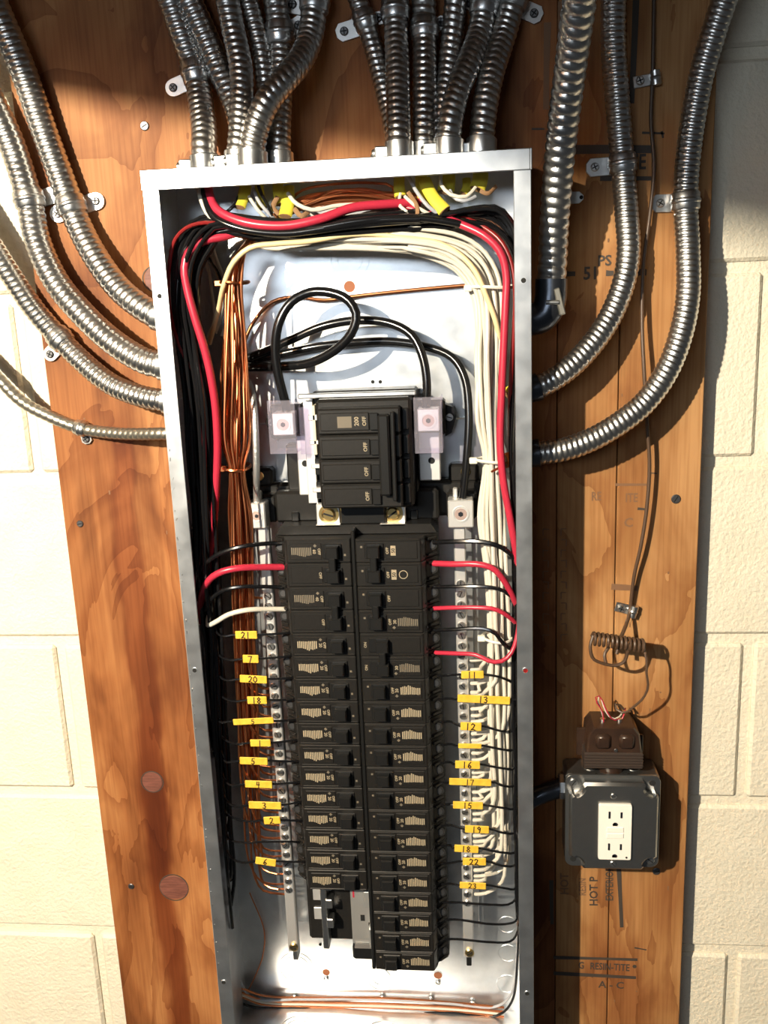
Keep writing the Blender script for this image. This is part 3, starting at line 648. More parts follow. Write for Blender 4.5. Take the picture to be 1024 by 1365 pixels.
CD['m5'] = conduit('conduit fifth in the middle group, curving left in front of its neighbour', [(648, -6, 16), (640, 42, 22), (626, 82, 38), (610, 122, 52), (601, 160, 60), (598, 192, 62)], .0120, 'top')
CD['m6'] = conduit('rightmost conduit of the middle group, curving down to the box corner', [(686, -6, 16), (672, 45, 20), (656, 96, 36), (647, 140, 46), (643, 175, 50), (642, 192, 52)], .0123, 'top')
CD['r1'] = conduit('thick conduit beside the box corner ending in a dark elbow fitting', [(774, -8, 150), (760, 95, 112), (747, 200, 80), (739, 300, 58), (737, 345, 52), (735, 378, 50)], .0142, None, pitch=.0092, depth=.0026, con=False)
CD['r2'] = conduit('middle right conduit sweeping into the box side above the lower one', [(818, -6, 30), (818, 60, 24), (823, 130, 18), (829, 205, 15), (835, 280, 18), (838, 335, 24), (832, 375, 28), (816, 418, 32), (792, 456, 38), (762, 488, 44), (734, 508, 48), (716, 516, 50)], .0118, 'right', pitch=.0056, depth=.0015, conmat=M_DARKFIT, conlen=.013)
CD['r3'] = conduit('outermost right conduit sweeping down past the board edge into the box side', [(968, -8, 34), (950, 48, 28), (934, 105, 22), (919, 195, 16), (914, 265, 15), (917, 335, 20), (917, 395, 28), (908, 445, 34), (889, 495, 40), (860, 536, 44), (826, 564, 48), (786, 587, 50), (748, 600, 50), (716, 604, 50)], .0120, 'right', pitch=.0056, depth=.0015, conmat=M_DARKFIT, conlen=.013)
# elbow fitting of the thick conduit
el = thing('elbow_fitting', 'dark ninety degree elbow fitting on the box side below the thick conduit', 'conduit fitting', P(728, 420, 50))
e0 = P(735, 372, 50); mk('elbow_body', tube([e0, P(734, 398, 50), P(729, 415, 50), P(718, 424, 50), A(BW - .001, -.050, P(708, 426, 50)[2])], .0155, 20, .003), M_DARKFIT, el, True)
mk('saddle_clamp', obox(P(745, 402, 56), unit(A(1, 0, .25)), FR, unit(A(-.25, 0, 1)), .0030, .010, .013, .001), M_FLEXD, el); mk('clamp_screw', cyl(P(728, 403, 66), P(745, 403, 66), .0022, 10), M_ZINC, el, True)

# ================================================================ straps
def near(C, px, py):
    q = C - CAM; r = q @ CM; u = 512 + FPX * r[:, 0] / -r[:, 2]; v = 682.5 - FPX * r[:, 1] / -r[:, 2]
    return int(np.argmin((u - px) ** 2 + (v - py) ** 2))
def strap(label, key, px, py, tab, w_=.017, rnd=False, tw=.0085, m=None, band=True, group='conduit straps', sc=M_SCREW, two=None):
    C, R = CD[key]; k = near(C, px, py); c = C[k]; T = unit(C[min(k + 3, len(C) - 1)] - C[max(k - 3, 0)]); m = m or M_ZINC
    t = thing('conduit_strap', label, 'conduit strap', A(c[0], 0, c[2]), group)
    seg = np.array([c - T * w_ / 2, c - T * w_ * .42, c + T * w_ * .42, c + T * w_ / 2])
    mk('band', sweep(seg, np.array([R + .0008, R + .0017, R + .0017, R + .0008]), 26), m, t, True)
    mk('band_rib', sweep(np.array([c - T * .0025, c - T * .0012, c + T * .0012, c + T * .0025]), np.array([R + .0016, R + .0026, R + .0026, R + .0016]), 26), m, t, True)
    for tb in ([tab] if two is None else [tab, two]):
        if tb is None: continue
        q = P(tb[0], tb[1], 3); u = q - c; u[1] = 0; L = np.linalg.norm(u); u = u / L; v = A(-u[2], 0, u[0])
        e = L + tw * .55
        if rnd:
            th = np.linspace(-PI / 2, PI / 2, 9); poly = [c + v * -tw + u * 0] + [q + u * tw * math.cos(a) + v * tw * math.sin(a) for a in th] + [c + v * tw]
        else:
            poly = [c - v * tw, q - v * tw + u * tw * .5, q - v * tw * .45 + u * tw, q + v * tw * .45 + u * tw, q + v * tw + u * tw * .5, c + v * tw]
        poly = [(p[0], p[2]) for p in poly]
        mk('tab', prism(poly, -.0032, -.0005, .0005), m, t); add_screw(t, A(q[0], -.0032, q[2]), .0042, .0022, sc, cross=True)
strap('bright strap on the second left conduit, sharing a screw plate with its neighbour', 'c2', 40, 265, (76, 258))
strap('bright strap on the upper left conduit with a round screw tab below', 'c1', 104, 270, (77, 285), rnd=True, tw=.009, two=(128, 268))
strap('strap on the third left conduit over the board edge, round tab below', 'c3', 82, 450, (67, 472), rnd=True, tw=.008)
strap('small strap on the thin armoured cable, tab below', 'c4', 107, 571, (115, 585), w_=.013, tw=.006)
strap('wide strap on the leftmost top conduit with a round tab at left', 't1', 262, 96, (231, 117), rnd=True, tw=.0085, w_=.021)
strap('bright wide strap on the fifth top conduit near the crossing one', 't5', 374, 44, (398, 34), w_=.020)
strap('strap at the top of the curving crossing conduit with a dark screw tab', 't6', 420, 3, (390, 6), w_=.018, rnd=True)
strap('strap on the thin slanting conduit with a square tab at left', 'm1', 487, 28, (459, 42), w_=.017)
strap('strap on the second conduit of the middle group, plain band', 'm2', 527, 14, (504, 24), w_=.019, tw=.006)
strap('strap on the third conduit of the middle group, bright band', 'm3', 566, 38, (588, 30), w_=.018, tw=.006)
strap('strap on the fifth conduit of the middle group near the frame top', 'm5', 647, 6, (626, 4), w_=.020, tw=.006)
strap('strap on the rightmost middle conduit with a tilted square tab', 'm6', 688, 0, (712, 18), w_=.014)
strap('shiny strap on the middle right conduit with a white-looking tab at left', 'r2', 829, 218, (793, 223), w_=.017, sc=M_ZINC)
strap('brassy strap on the outermost right conduit with a square tab at left', 'r3', 914, 269, (880, 271), w_=.017, sc=M_ZINC)
hb = thing('strap_tab', 'small pointed strap tab showing beside the thick conduit', 'conduit strap', P(766, 263, 2))
a = P(750, 264, 2); b = P(778, 263, 2); mk('tab', prism([(a[0], a[2] + .006), (b[0] - .004, b[2] + .0055), (b[0], b[2] + .002), (b[0], b[2] - .002), (b[0] - .004, b[2] - .0055), (a[0], a[2] - .006)], -.0028, -.0004, .0004), M_ZINC, hb); c = P(775, 263, 2.8); mk('tab_hole', cyl(c, c + FR * .0003, .0019, 12), M_DARK, hb)

# ================================================================ wires inside the box
def wire(pts, r, m, label, group=None, name='wire', cat='wire', n=8, world=False, ds=.007):
    W_ = pts if world else [P(*p) for p in pts]
    o = mk(name, tube(W_, r / 1e3, n, ds), m, None, True); tagit(o, label, cat, group); return o
rnd = random.Random(11)
J = lambda a: rnd.uniform(-a, a)
# service conductors and main ground
wire([(318, 489, 26), (345, 489, 30), (380, 488, 40), (412, 484, 50), (445, 468, 58), (468, 445, 62), (475, 420, 62), (464, 400, 60), (440, 390, 56), (412, 390, 54), (388, 403, 56), (372, 430, 58), (367, 465, 58), (371, 500, 58), (381, 540, 57), (383, 562, 56)], 4.7, M_BLK, 'thick black service wire bent into a loop above the main breaker', n=12)
wire([(318, 481, 20), (350, 470, 24), (390, 452, 30), (430, 435, 34), (478, 427, 36), (520, 431, 40), (548, 446, 46), (563, 474, 52), (569, 510, 56), (568, 545, 57), (568, 565, 57)], 4.4, M_BLK, 'thick black service wire arching to the right lug of the main breaker', n=12)
wire([(318, 485, 14), (370, 473, 18), (423, 462, 22), (469, 457, 22), (518, 455, 22), (567, 462, 26), (602, 476, 32), (619, 502, 38), (625, 548, 44), (622, 616, 50), (616, 672, 52)], 4.2, M_BLK, 'thick black wire arching right and down into the right bar lug', n=12)
wire([(324, 470, 14), (328, 450, 14), (339, 428, 14), (362, 403, 12), (391, 396, 10), (434, 400, 8), (472, 395, 8), (546, 387, 8), (623, 380, 9), (650, 378, 10)], 1.9, M_COPPER, 'single bare copper wire running across the back plate to the white bundle', n=10)
wire([(318, 498, 24), (330, 508, 44), (338, 535, 64), (341, 580, 74), (342, 630, 70), (342, 660, 58), (343, 685, 52)], 3.4, mat('stranded_aluminium', (.74, .74, .73), .35, .85, bump=(700, .6, .001)), 'stranded aluminium wire dropping into the left bar lug', n=12)
# left: breaker leads for the two double-pole breakers
LT = 66
wire([(376, 724, LT), (350, 725, 76), (325, 728, 84), (300, 735, 84), (280, 746, 80), (268, 760, 70), (262, 800, 60)], 2.4, M_BLK, 'upper black lead of the breaker marked 60', 'black leads of the left double-pole breakers')
wire([(378, 756, LT), (350, 756, 76), (320, 757, 86), (296, 762, 88), (280, 772, 84), (270, 790, 74), (266, 830, 60)], 3.6, M_RED, 'thick red lead curving to the left breaker marked 60', n=10)
wire([(378, 783, LT), (350, 782, 76), (322, 782, 84), (300, 786, 84), (284, 796, 78), (272, 815, 66)], 2.2, M_BLK, 'black lead of the breaker marked 40', 'black leads of the left double-pole breakers')
wire([(380, 812, LT), (355, 812, 76), (330, 813, 86), (305, 819, 88), (288, 829, 84), (277, 833, 76), (279, 820, 66), (285, 795, 56)], 2.7, M_WHT, 'thick white lead curving to the left breaker marked 40', n=10)
# right leads
RT = 66
wire([(578, 723, RT), (605, 722, 78), (640, 722, 86), (665, 728, 88), (682, 740, 84), (695, 756, 74)], 2.5, M_BLK, 'uppermost black lead of the right column, shiny', 'black leads of the right double-pole breakers')
wire([(578, 751, RT), (605, 752, 78), (636, 752, 86), (656, 757, 88), (672, 774, 86), (685, 798, 80), (695, 820, 70)], 3.2, M_RED, 'thick red lead from the breaker marked 50', n=10)
wire([(578, 782, RT), (605, 782, 78), (645, 782, 86), (668, 786, 86), (683, 797, 80), (695, 815, 70)], 2.0, M_BLK, 'second black lead of the right column', 'black leads of the right double-pole breakers')
wire([(578, 811, RT), (605, 810, 78), (640, 810, 86), (660, 812, 88), (678, 822, 84), (693, 836, 74)], 2.3, M_RED, 'red lead from the breaker marked 30 and OFF', n=10)
wire([(578, 840, RT), (605, 839, 78), (645, 838, 86), (660, 844, 88), (671, 858, 86), (686, 866, 78), (697, 850, 64)], 2.1, M_BLK, 'black lead dipping right of the third double-pole breaker', 'black leads of the right double-pole breakers')
wire([(580, 870, RT), (605, 871, 78), (635, 873, 88), (655, 882, 92), (670, 881, 92), (682, 870, 90), (690, 845, 86), (692, 815, 80), (690, 780, 74)], 2.3, M_RED, 'red lead sagging in front of the white bundle, lowest red on the right', n=10)

# tags on the branch wires
def tagged(px0, px1, py, txt, d, side, pts, label, h=8.4, tilt=0.0, r=1.25, group=None):
    c = P((px0 + px1) / 2, py, d); t = thing('tagged_wire', label, 'wire', c, group)
    mk('insulated_wire', tube([P(*p) for p in pts], r / 1e3, 8, .006), M_BLK, t, True)
    a, b = P(px0, py, d), P(px1, py, d); u = unit(b - a); u = unit(u + ZU * math.tan(math.radians(-tilt))); v = unit(np.cross(u, FR)); v = v if v[2] > 0 else -v
    n_ = unit(np.cross(u, v)); n_ = n_ if n_[1] < 0 else -n_; hl = np.linalg.norm(b - a) / 2
    g = mk('tag', obox(c + n_ * .0006, u, n_, v, hl, .0008, h / 2e3, .0005), M_TAG, t, label=f'yellow tag lettered {txt} in marker' if txt else 'blank yellow tag')
    if txt: mk('tag_lettering', hand_geo(txt, h * .00078, c + n_ * .0015, u, v), M_INK, g)
WORD = {'1': 'one', '2': 'two', '3': 'three', '4': 'four', '5': 'five', '6': 'six', '7': 'seven', '11': 'eleven', '12': 'twelve', '13': 'thirteen', '15': 'fifteen', '16': 'sixteen', '17': 'seventeen', '18': 'eighteen', '19': 'nineteen', '20': 'twenty', '21': 'twenty-one', '22': 'twenty-two', '23': 'twenty-three'}
GL, GR_ = 'tagged branch wires on the left', 'tagged branch wires on the right'
for px0, px1, py, txt, tilt, yr, h in ((314, 343, 846, '21', 0, 844, 8.6), (324, 345, 878, '7', 1, 875, 9), (320, 356, 905, '20', 3, 904, 8.6), (330, 356, 933, '18', 0, 933, 8.6), (311, 365, 961, '5', -3, 960, 7.0), (334, 361, 990, '1', 0, 987, 8.2), (320, 357, 1014, '5', 2, 1015, 8.6), (327, 363, 1045, '4', 2, 1043, 8.6), (332, 375, 1073, '3', 2, 1069, 8.8), (352, 374, 1093, '2', -3, 1094, 9), (341, 368, 1148, '6', 9, 1149, 9)):
    xb = 387 + (yr - 846) * .0725; d = 84; xm = (px0 + px1) / 2
    lab = f'black branch wire with yellow tag numbered {WORD[txt]}' + (', long tag' if py == 961 else ', upper of the two fives' if False else '') + ', left of the breakers'
    if py == 961: lab = 'black branch wire with long narrow yellow tag, left of the breakers'
    tagged(px0, px1, py, txt, d, -1, [(xb + 8, yr - 1, LT), (xb - 4, yr, 74), (px1 + 2, py, d - 2.5), (px1 - 2, py, d - 2), (px0 + 2, py, d - 2), (px0 - 2, py, d - 2.5), (px0 - 18, py + 2, 82), (286 + (py - 846) * .06, py - 10, 66), (281 + (py - 846) * .06, py - 50, 58)], lab, h, tilt, group=GL)
wire([(402, 1123, LT), (385, 1122, 78), (350, 1122, 84), (322, 1123, 82), (304, 1116, 66), (300, 1080, 58)], 1.25, M_BLK, 'untagged black branch wire on the lower left')
for px0, px1, py, txt, tilt, yr, h in ((615, 645, 899, '11', -1, 899, 8.4), (610, 680, 932, '13', 3, 930, 8.6), (614, 642, 968, '12', 3, 962, 9.2), (611, 642, 994, '', 1, 992, 5.5), (607, 640, 1019, '16', 2, 1016, 9), (599, 655, 1042, '17', 2, 1043, 8), (604, 644, 1073, '15', 2, 1072, 8.6), (620, 652, 1105, '19', 3, 1100, 8.8), (606, 638, 1131, '18', 4, 1127, 8.6), (617, 648, 1148, '22', 1, 1150, 9), (613, 648, 1180, '23', 3, 1178, 8)):
    d = 86; lab = f'black branch wire with yellow tag numbered {WORD[txt]}, right of the breakers' if txt else 'black branch wire with thin blank yellow tag, right of the breakers'
    tagged(px0, px1, py, txt, d, 1, [(584, yr + 2, LT), (600, yr + 1, 78), (px0 - 2, py, d - 2.5), (px0 + 2, py, d - 2), (px1 - 2, py, d - 2), (px1 + 2, py, d - 2.5), (px1 + 22, py + 4 + J(2), 84), (688, py + 16, 74), (690, py + 40, 60)] if py < 940 else [(588, yr + 1, LT), (602, yr, 78), (px0 - 2, py, d - 2.5), (px0 + 2, py, d - 2), (px1 - 2, py, d - 2), (px1 + 2, py, d - 2.5), (max(670, px1 + 10), py + 5 + J(2), 84), (688, py + 4, 74), (692, py - 30, 60)], lab, h, tilt, group=GR_)
for y0, y1, y2, lab in ((1203, 1206, 1198, 'untagged black wire just below the tag reading 23, right side'), (1226, 1232, 1230, 'untagged black wire second from the bottom, right side'), (1252, 1256, 1248, 'lowest untagged black wire of the right column')):
    wire([(592, y0, LT), (612, y0, 78), (655, y1, 82), (680, y1 - 1, 76), (690, y2 - 6, 60), (694, y2 - 40, 50)], 1.3, M_BLK, lab)

NTH = ORD + ['fifteenth', 'sixteenth', 'seventeenth', 'eighteenth', 'nineteenth', 'twentieth'] + ['twenty-' + o for o in ORD[:9]]
# copper grounds: over the top, down the left bundle, out to the left bar
rows = [797, 918, 927, 942, 955, 964, 973, 983, 998, 1006, 1022, 1032, 1040, 1053, 1062, 1083, 1100, 1108, 1117, 1134, 1141, 1155, 1165, 1178, 1185, 1192]
for i, yr in enumerate(rows):
    u = (i * .618) % 1.0; w2 = rnd.random()
    d = 52 + 26 * w2
    pts = [(545 + J(40), 258 + 16 * u, 50), (470 + J(20), 254 + 18 * u, 52), (410 + J(8), 262 + 16 * u, 56), (365 + J(5), 290 + 10 * u, 56), (330 + J(4), 322 + 6 * u, 56), (309 + 16 * u, 348, d), (303 + 20 * u + J(1.5), 380, d + J(3)), (300 + 28 * u + J(2), 440, d + J(5)), (297 + 35 * u + J(2), 500, d + J(5)), (298 + 35 * u + J(2), 590, d + J(4)), (306 + 20 * u, 624, d)]
    xs = lambda y: 300 + (y - 620) * .036
    for y in range(690, int(yr) - 40, 85): pts.append((xs(y) + 4 + 28 * u + J(2), y, d - (y - 620) * .02 + J(4)))
    xb = 349 + (yr - 797) * .0735
    pts += [(xs(yr - 26) + 10 + 20 * u, yr - 26, d - 4), (xs(yr) + 26 + 8 * u, yr - 5 + J(2), d - 4), (xb - 8, yr + J(1), 54), (xb + 2, yr, 49)]
    wire(pts, 1.15 + .25 * rnd.random(), M_COPPER, 'bare copper ground wire, ' + NTH[i] + ' from the top where it meets the left bar', 'bare copper grounds in the left bundle', ds=.009)
# loose copper tails crossing the top
for k in range(5):
    wire([(400 + 8 * k, 276 - 3 * k, 60), (440 + J(8), 258 + J(4), 62), (480, 254 + J(6), 62), (525, 262 + J(6), 60)], 1.2, M_COPPER, 'bare copper wire crossing under the top flange', 'bare copper wires under the top flange')
wire([(384, 272, 50), (400, 255, 54), (440, 246, 54), (500, 244, 54), (522, 248, 54), (528, 268, 56)], 1.3, M_COPPER, 'topmost bare copper wire hugging the underside of the top wall')

# black wires: across the top and down the left wall
def leftblack(i, N_, m=None, r=None, label=None, group=None):
    u = i / (N_ - 1); v = rnd.random()
    yt = 284 + 24 * u; d = 60 + 28 * v; xl = 232 + 34 * u; yl = int(690 + 560 * rnd.random())
    pts = [(560 + 70 * rnd.random(), yt - 6 + J(2), d - 6), (470, yt + 4 + J(3), d), (400, yt + 10 + J(2), d + 2), (340, yt + 8 + J(2), d), (290, yt + 4 + J(2), d), (xl + 22, yt + 14, d), (xl + 2, yt + 50, d + J(3)), (xl - 2, yt + 110, d + J(5)), (xl + 4 + J(2), 450, d + J(6)), (xl + 14 + J(2), 530, d + J(6)), (252 + 34 * u + J(2), 610, d - 4 + J(5))]
    for y in range(690, yl, 80): pts.append((258 + 30 * u + (y - 690) * .05 + J(3), y, max(30, d - 10 - (y - 690) * .03 + J(6))))
    pts.append((282 + (yl - 690) * .05, yl, 40)); pts = [(max(p[0], 222 + (p[1] - 300) * .094), p[1], p[2]) for p in pts]
    wire(pts, r or (1.9 + .6 * rnd.random()), m or M_BLK, label or 'black wire bundled down the left wall of the box', group or ('black wires on the left wall' if not label else None), ds=.01)
for i in range(24): leftblack(i, 24)
wire([(560, 292, 84), (500, 294, 86), (440, 303, 88), (385, 311, 88), (335, 308, 88), (300, 298, 86), (284, 288, 82), (275, 268, 74), (271, 244, 60)], 3.6, M_BLK, 'thick shiny black wire beside the thick red one under the top left corner', n=10)
wire([(640, 306, 80), (600, 296, 82), (540, 290, 84), (470, 296, 88), (420, 305, 88), (360, 310, 84), (310, 306, 80), (270, 318, 78), (246, 340, 76), (236, 400, 76), (240, 470, 74), (256, 540, 70), (262, 620, 64), (266, 700, 60)], 3.4, M_BLK, 'thick black wire running the whole top and down the left', n=10)
wire([(277, 242, 62), (280, 262, 72), (290, 280, 80), (325, 296, 88), (380, 301, 90), (430, 291, 88), (470, 277, 80), (520, 272, 70), (560, 270, 60)], 4.3, M_RED, 'thick red wire swooping from the top left conduit across the box', n=12)
wire([(264, 244, 60), (268, 262, 68), (276, 282, 76), (284, 292, 76), (300, 300, 70)], 3.2, M_WHT, 'short white wire beside the thick red one at the top left')
wire([(330, 306, 70), (300, 315, 78), (270, 322, 82), (252, 336, 86), (246, 358, 88), (250, 386, 88), (260, 424, 88), (274, 470, 86), (285, 525, 82), (290, 590, 76), (288, 650, 70), (282, 730, 62), (274, 800, 52)], 4.0, M_RED, 'thick red wire hooking down the left side over the black bundle', n=12)
wire([(420, 300, 64), (345, 303, 74), (302, 299, 84), (270, 297, 86), (248, 304, 86), (233, 320, 86), (226, 350, 86), (225, 400, 86), (232, 440, 84), (248, 480, 80), (268, 510, 76), (277, 535, 70), (270, 558, 62)], 1.9, M_DKRED, 'thin dark red wire along the left flange edge, looping at mid height')
for k, (x, y) in enumerate(((284, 360), (292, 352), (298, 356))):
    wire([(x - 30 + 6 * k, y - 38, 16), (x - 8, y - 6, 12), (x - 2 + 4 * k, y + 30, 14), (x + 2 + 2 * k, y + 66, 20), (x - 8 + 3 * k, y + 92, 30)], 1.9, M_WHT, 'white wire dropping behind the thick red one on the left', 'white wires behind the left bundle')
wire([(262, 322, 14), (278, 344, 12), (292, 366, 16), (296, 384, 24)], 1.4, M_BLK, 'short thin black wire against the back plate, top left')
wire([(268, 566, 44), (285, 562, 50), (270, 552, 60), (258, 560, 66)], 2.4, M_PAPER, 'scrap of torn brown paper wrap beside the left cable entry', name='paper_scrap', cat='paper scrap')
wire([(279, 458, 34), (286, 432, 44), (292, 410, 56), (299, 378, 80), (311, 350, 86), (334, 330, 88), (368, 325, 86), (409, 322, 82), (463, 313, 78), (500, 312, 76), (540, 318, 76), (587, 325, 78), (614, 340, 80), (634, 362, 82), (648, 394, 82), (662, 432, 78), (668, 470, 66)], 2.6, M_CREAM, 'cream wire arching across the whole top and down both sides', n=10)

# white neutrals: across the top, down the right bundle, out to the right bar
wrows = [880, 893, 911, 923, 928, 945, 954, 962, 978, 987, 992, 1004, 1013, 1030, 1036, 1056, 1065, 1070, 1085, 1093, 1114, 1122, 1128, 1141, 1148, 1160, 1168, 1174, 1192]
for i, yr in enumerate(wrows):
    u = (i * .618 + .1) % 1.0; w2 = rnd.random(); d = 48 + 34 * w2
    yt = 300 + 34 * u; xr = 674 - 34 * u; sx = 345 + 150 * rnd.random()
    pts = [(sx - 30, yt - 16, 40), (sx, yt - 2 + J(2), 58), (sx + 60, yt + J(2), 66), (545, yt + 2 + J(1.5), d), (xr - 62, yt + 11 + J(2), d), (xr - 30, yt + 30 + J(2), d), (xr - 10, yt + 62, d), (xr - 4 + J(2), yt + 110 + J(8), d), (xr - 4 + J(2.5), 470, d + J(5)), (xr - 4 + J(2.5), 560, d + J(4)), (656 + (xr - 656) * .62, 612, d), (xr + J(2), 690, d + J(4))]
    xq = lambda y: 660 + (xr - 656) * .8 + (y - 690) * .022
    for y in range(770, int(yr) - 75, 80): pts.append((min(686, xq(y) + J(2.5)), y, d + J(4)))
    xb = 625 + (yr - 880) * .018
    X_ = min(682, xq(yr - 30)); pts += [(X_, yr - 46, d), (X_ - 3, yr - 20, d), (X_ - 12 - 6 * u, yr - 7, d - 4), (xb + 16, yr - 1, 60), (xb + 3, yr, 50)]
    wire(pts, 1.9 + .35 * rnd.random(), M_WHT, 'white neutral wire, ' + NTH[i] + ' from the top where it meets the right bar', 'white neutrals in the right bundle', ds=.009)
wire([(655, 820, 62), (657, 880, 60), (656, 950, 56)], 1.2, M_WHT, 'thin white wire hanging straight left of the white bundle')
wire([(655, 445, 66), (656, 500, 66), (658, 540, 64)], 1.3, M_RED, 'thin red wire showing inside the white bundle')
# reds and blacks on the right
wire([(540, 276, 62), (590, 290, 74), (619, 301, 82), (647, 315, 88), (667, 336, 90), (675, 366, 90), (674, 405, 90), (672, 450, 90), (669, 520, 90), (667, 590, 90), (671, 640, 90), (680, 690, 88), (688, 735, 84), (696, 780, 74)], 3.7, M_RED, 'thick red wire arching down the right over the white bundle', n=12)
wire([(600, 284, 60), (640, 300, 76), (668, 322, 84), (682, 352, 86), (687, 390, 86), (686, 430, 84), (682, 490, 80), (680, 560, 76), (684, 640, 74), (690, 700, 74), (694, 790, 74), (692, 880, 70)], 2.3, M_DKRED, 'thinner dark red wire beside the right flange', n=10)
wire([(697, 232, 40), (690, 250, 60), (694, 290, 66), (696, 330, 60)], 3.4, M_DKRED, 'dark red wire in the top right corner')
for i in range(24):
    u = i / 23; v = rnd.random(); d = 44 + 42 * v; yl = int(720 + 540 * rnd.random())
    pts = [(470 + 90 * rnd.random(), 290 + 12 * u, 56 + J(6)), (585, 286 + 10 * u + J(2), d), (630, 276 + 20 * u + J(3), d), (664, 276 + 34 * u, d), (684, 298 + 40 * u, d), (693 - 4 * u, 350 + 30 * u, d + J(3)), (693 - 8 * u + J(1), 440, d + J(5)), (690 - 8 * u + J(2), 540, d + J(6)), (688 - 6 * u + J(2), 640, d + J(6))]
    for y in range(720, yl, 80): pts.append((691 - 5 * u + J(2.5), y, d + J(6)))
    pts.append((692, yl, 40))
    wire(pts, 1.9 + .5 * rnd.random(), M_BLK, 'black wire bundled down the right wall of the box', 'black wires on the right wall', ds=.01)
# top grey and white runs under the black mass
for k in range(7):
    yy = 276 + 5 * k
    wire([(392 + 4 * k, 268 + 4 * k, 46), (430, yy + J(3), 54), (480, yy - 1 + J(3), 56), (530, yy + J(3), 54), (580, yy + 6, 50)], 1.9, M_GRY if k % 3 else M_WHT, 'grey wire run under the black mass at the top' if k % 3 else 'white wire run under the black mass at the top', 'grey wires across the top' if k % 3 else 'white wires across the top')
# cables entering from the top conduits: yellow jackets with their cut ends
def jacket(label, pts, w_=9, m=None, fl=.5):
    t = thing('cable_jacket', label, 'cable jacket', P(*pts[-1]), 'cut cable jackets')
    C, s = spline([P(*p) for p in pts], .003); mk('sheath', sweep(C, w_ * .00039 * np.linspace(1, 1.12, len(C)), 12, True, fl), m or M_JACK, t, True)
    e = C[-1]; d = unit(C[-1] - C[-3]); mk('cut_end', sweep(np.array([e - d * .0004, e + d * .0003, e + d * .0006]), w_ * .00037, 10, True, fl), M_PAPER, t)
    return t
for lab, pts, w_ in (('yellow cable jacket at the top left, leftmost', [(328, 236, 48), (326, 256, 56), (319, 276, 68)], 15), ('yellow cable jacket second from the left', [(346, 236, 50), (346, 256, 58), (350, 278, 66)], 11), ('yellow cable jacket third from the left', [(370, 234, 46), (371, 254, 56), (374, 272, 62)], 13), ('short wide yellow jacket end hanging lowest on the left', [(384, 250, 52), (384, 270, 64), (380, 288, 74)], 16),
                     ('yellow cable jacket under the second middle conduit', [(533, 228, 46), (532, 246, 54), (534, 262, 62)], 13), ('olive yellow jacket under the third middle conduit', [(561, 228, 46), (562, 246, 54), (566, 268, 62)], 14), ('long bright yellow jacket peeled to the right', [(566, 240, 60), (576, 262, 72), (593, 281, 82)], 15), ('yellow jacket under the fifth middle conduit', [(596, 226, 46), (596, 242, 52), (594, 256, 58)], 19), ('small yellow jacket stub beside the right one', [(622, 238, 44), (622, 250, 48), (618, 258, 52)], 10), ('yellow jacket at the top right corner', [(641, 224, 50), (640, 240, 58), (636, 252, 64)], 18)):
    jacket(lab, pts, w_)
jacket('yellow jacket poking in from the right side wall', [(700, 508, 56), (690, 516, 66), (676, 526, 74)], 15)
jacket('orange jacket poking in from the right side wall', [(702, 606, 56), (690, 609, 68), (674, 614, 78)], 18, M_ORNG)
for lab, pts, r, m in (('white wire looping out of a middle yellow jacket', [(534, 258, 62), (533, 274, 70), (545, 284, 74), (556, 290, 66)], 1.7, M_WHT), ('second white wire out of a middle yellow jacket', [(540, 262, 66), (556, 276, 76), (574, 286, 76), (590, 292, 64)], 1.7, M_WHT),
                       ('grey wire crossing in front of a middle yellow jacket', [(543, 232, 60), (556, 256, 76), (572, 276, 82), (596, 292, 76)], 1.8, M_GRY), ('grey wire looping between two right jackets', [(588, 232, 62), (588, 246, 72), (602, 260, 78), (622, 262, 78), (634, 250, 70)], 1.8, M_WHT), ('second looping grey wire, lower', [(600, 254, 70), (606, 264, 76), (620, 268, 78), (634, 262, 72)], 1.8, M_GRY),
                       ('white wire curving right from the left yellow jackets', [(384, 258, 64), (396, 272, 76), (418, 280, 76), (450, 274, 70), (520, 272, 60)], 2.0, M_WHT), ('grey wire diving between the left yellow jackets', [(338, 252, 62), (346, 270, 74), (362, 288, 74), (372, 296, 64)], 1.7, M_GRY), ('white wire diving between the left yellow jackets', [(332, 262, 66), (344, 280, 76), (356, 292, 72)], 1.7, M_WHT), ('black wire diving between the left yellow jackets', [(342, 240, 60), (350, 262, 72), (362, 284, 76), (360, 296, 66)], 1.7, M_BLK), ('black wire left of the yellow jackets', [(318, 262, 60), (312, 274, 70), (300, 284, 70), (290, 290, 60)], 1.7, M_BLK)):
    wire(pts, r, m, lab)
for lab, pts, r in (('torn brown paper beside the left jackets', [(370, 262, 66), (364, 276, 72), (372, 286, 74)], 3), ('torn brown paper under the lowest left jacket', [(392, 278, 70), (402, 288, 74), (412, 282, 70)], 3.2), ('torn brown paper hanging at the middle jackets', [(544, 256, 66), (556, 276, 78), (556, 292, 82)], 2.6), ('torn brown paper beside the right corner jacket', [(640, 254, 66), (650, 258, 66), (662, 248, 60)], 2.6), ('bare copper pigtail by the orange jacket', [(676, 616, 80), (668, 622, 84), (655, 629, 88)], 1.2)):
    cp = 'copper' in lab
    o = mk('copper_pigtail' if cp else 'paper_scrap', tube([P(*p) for p in pts], (r if cp else r * .75) / 1e3, 8, .003, True, 1 if cp else .3), M_COPPER if cp else M_PAPER, None, True); tagit(o, lab, 'wire' if cp else 'paper scrap')
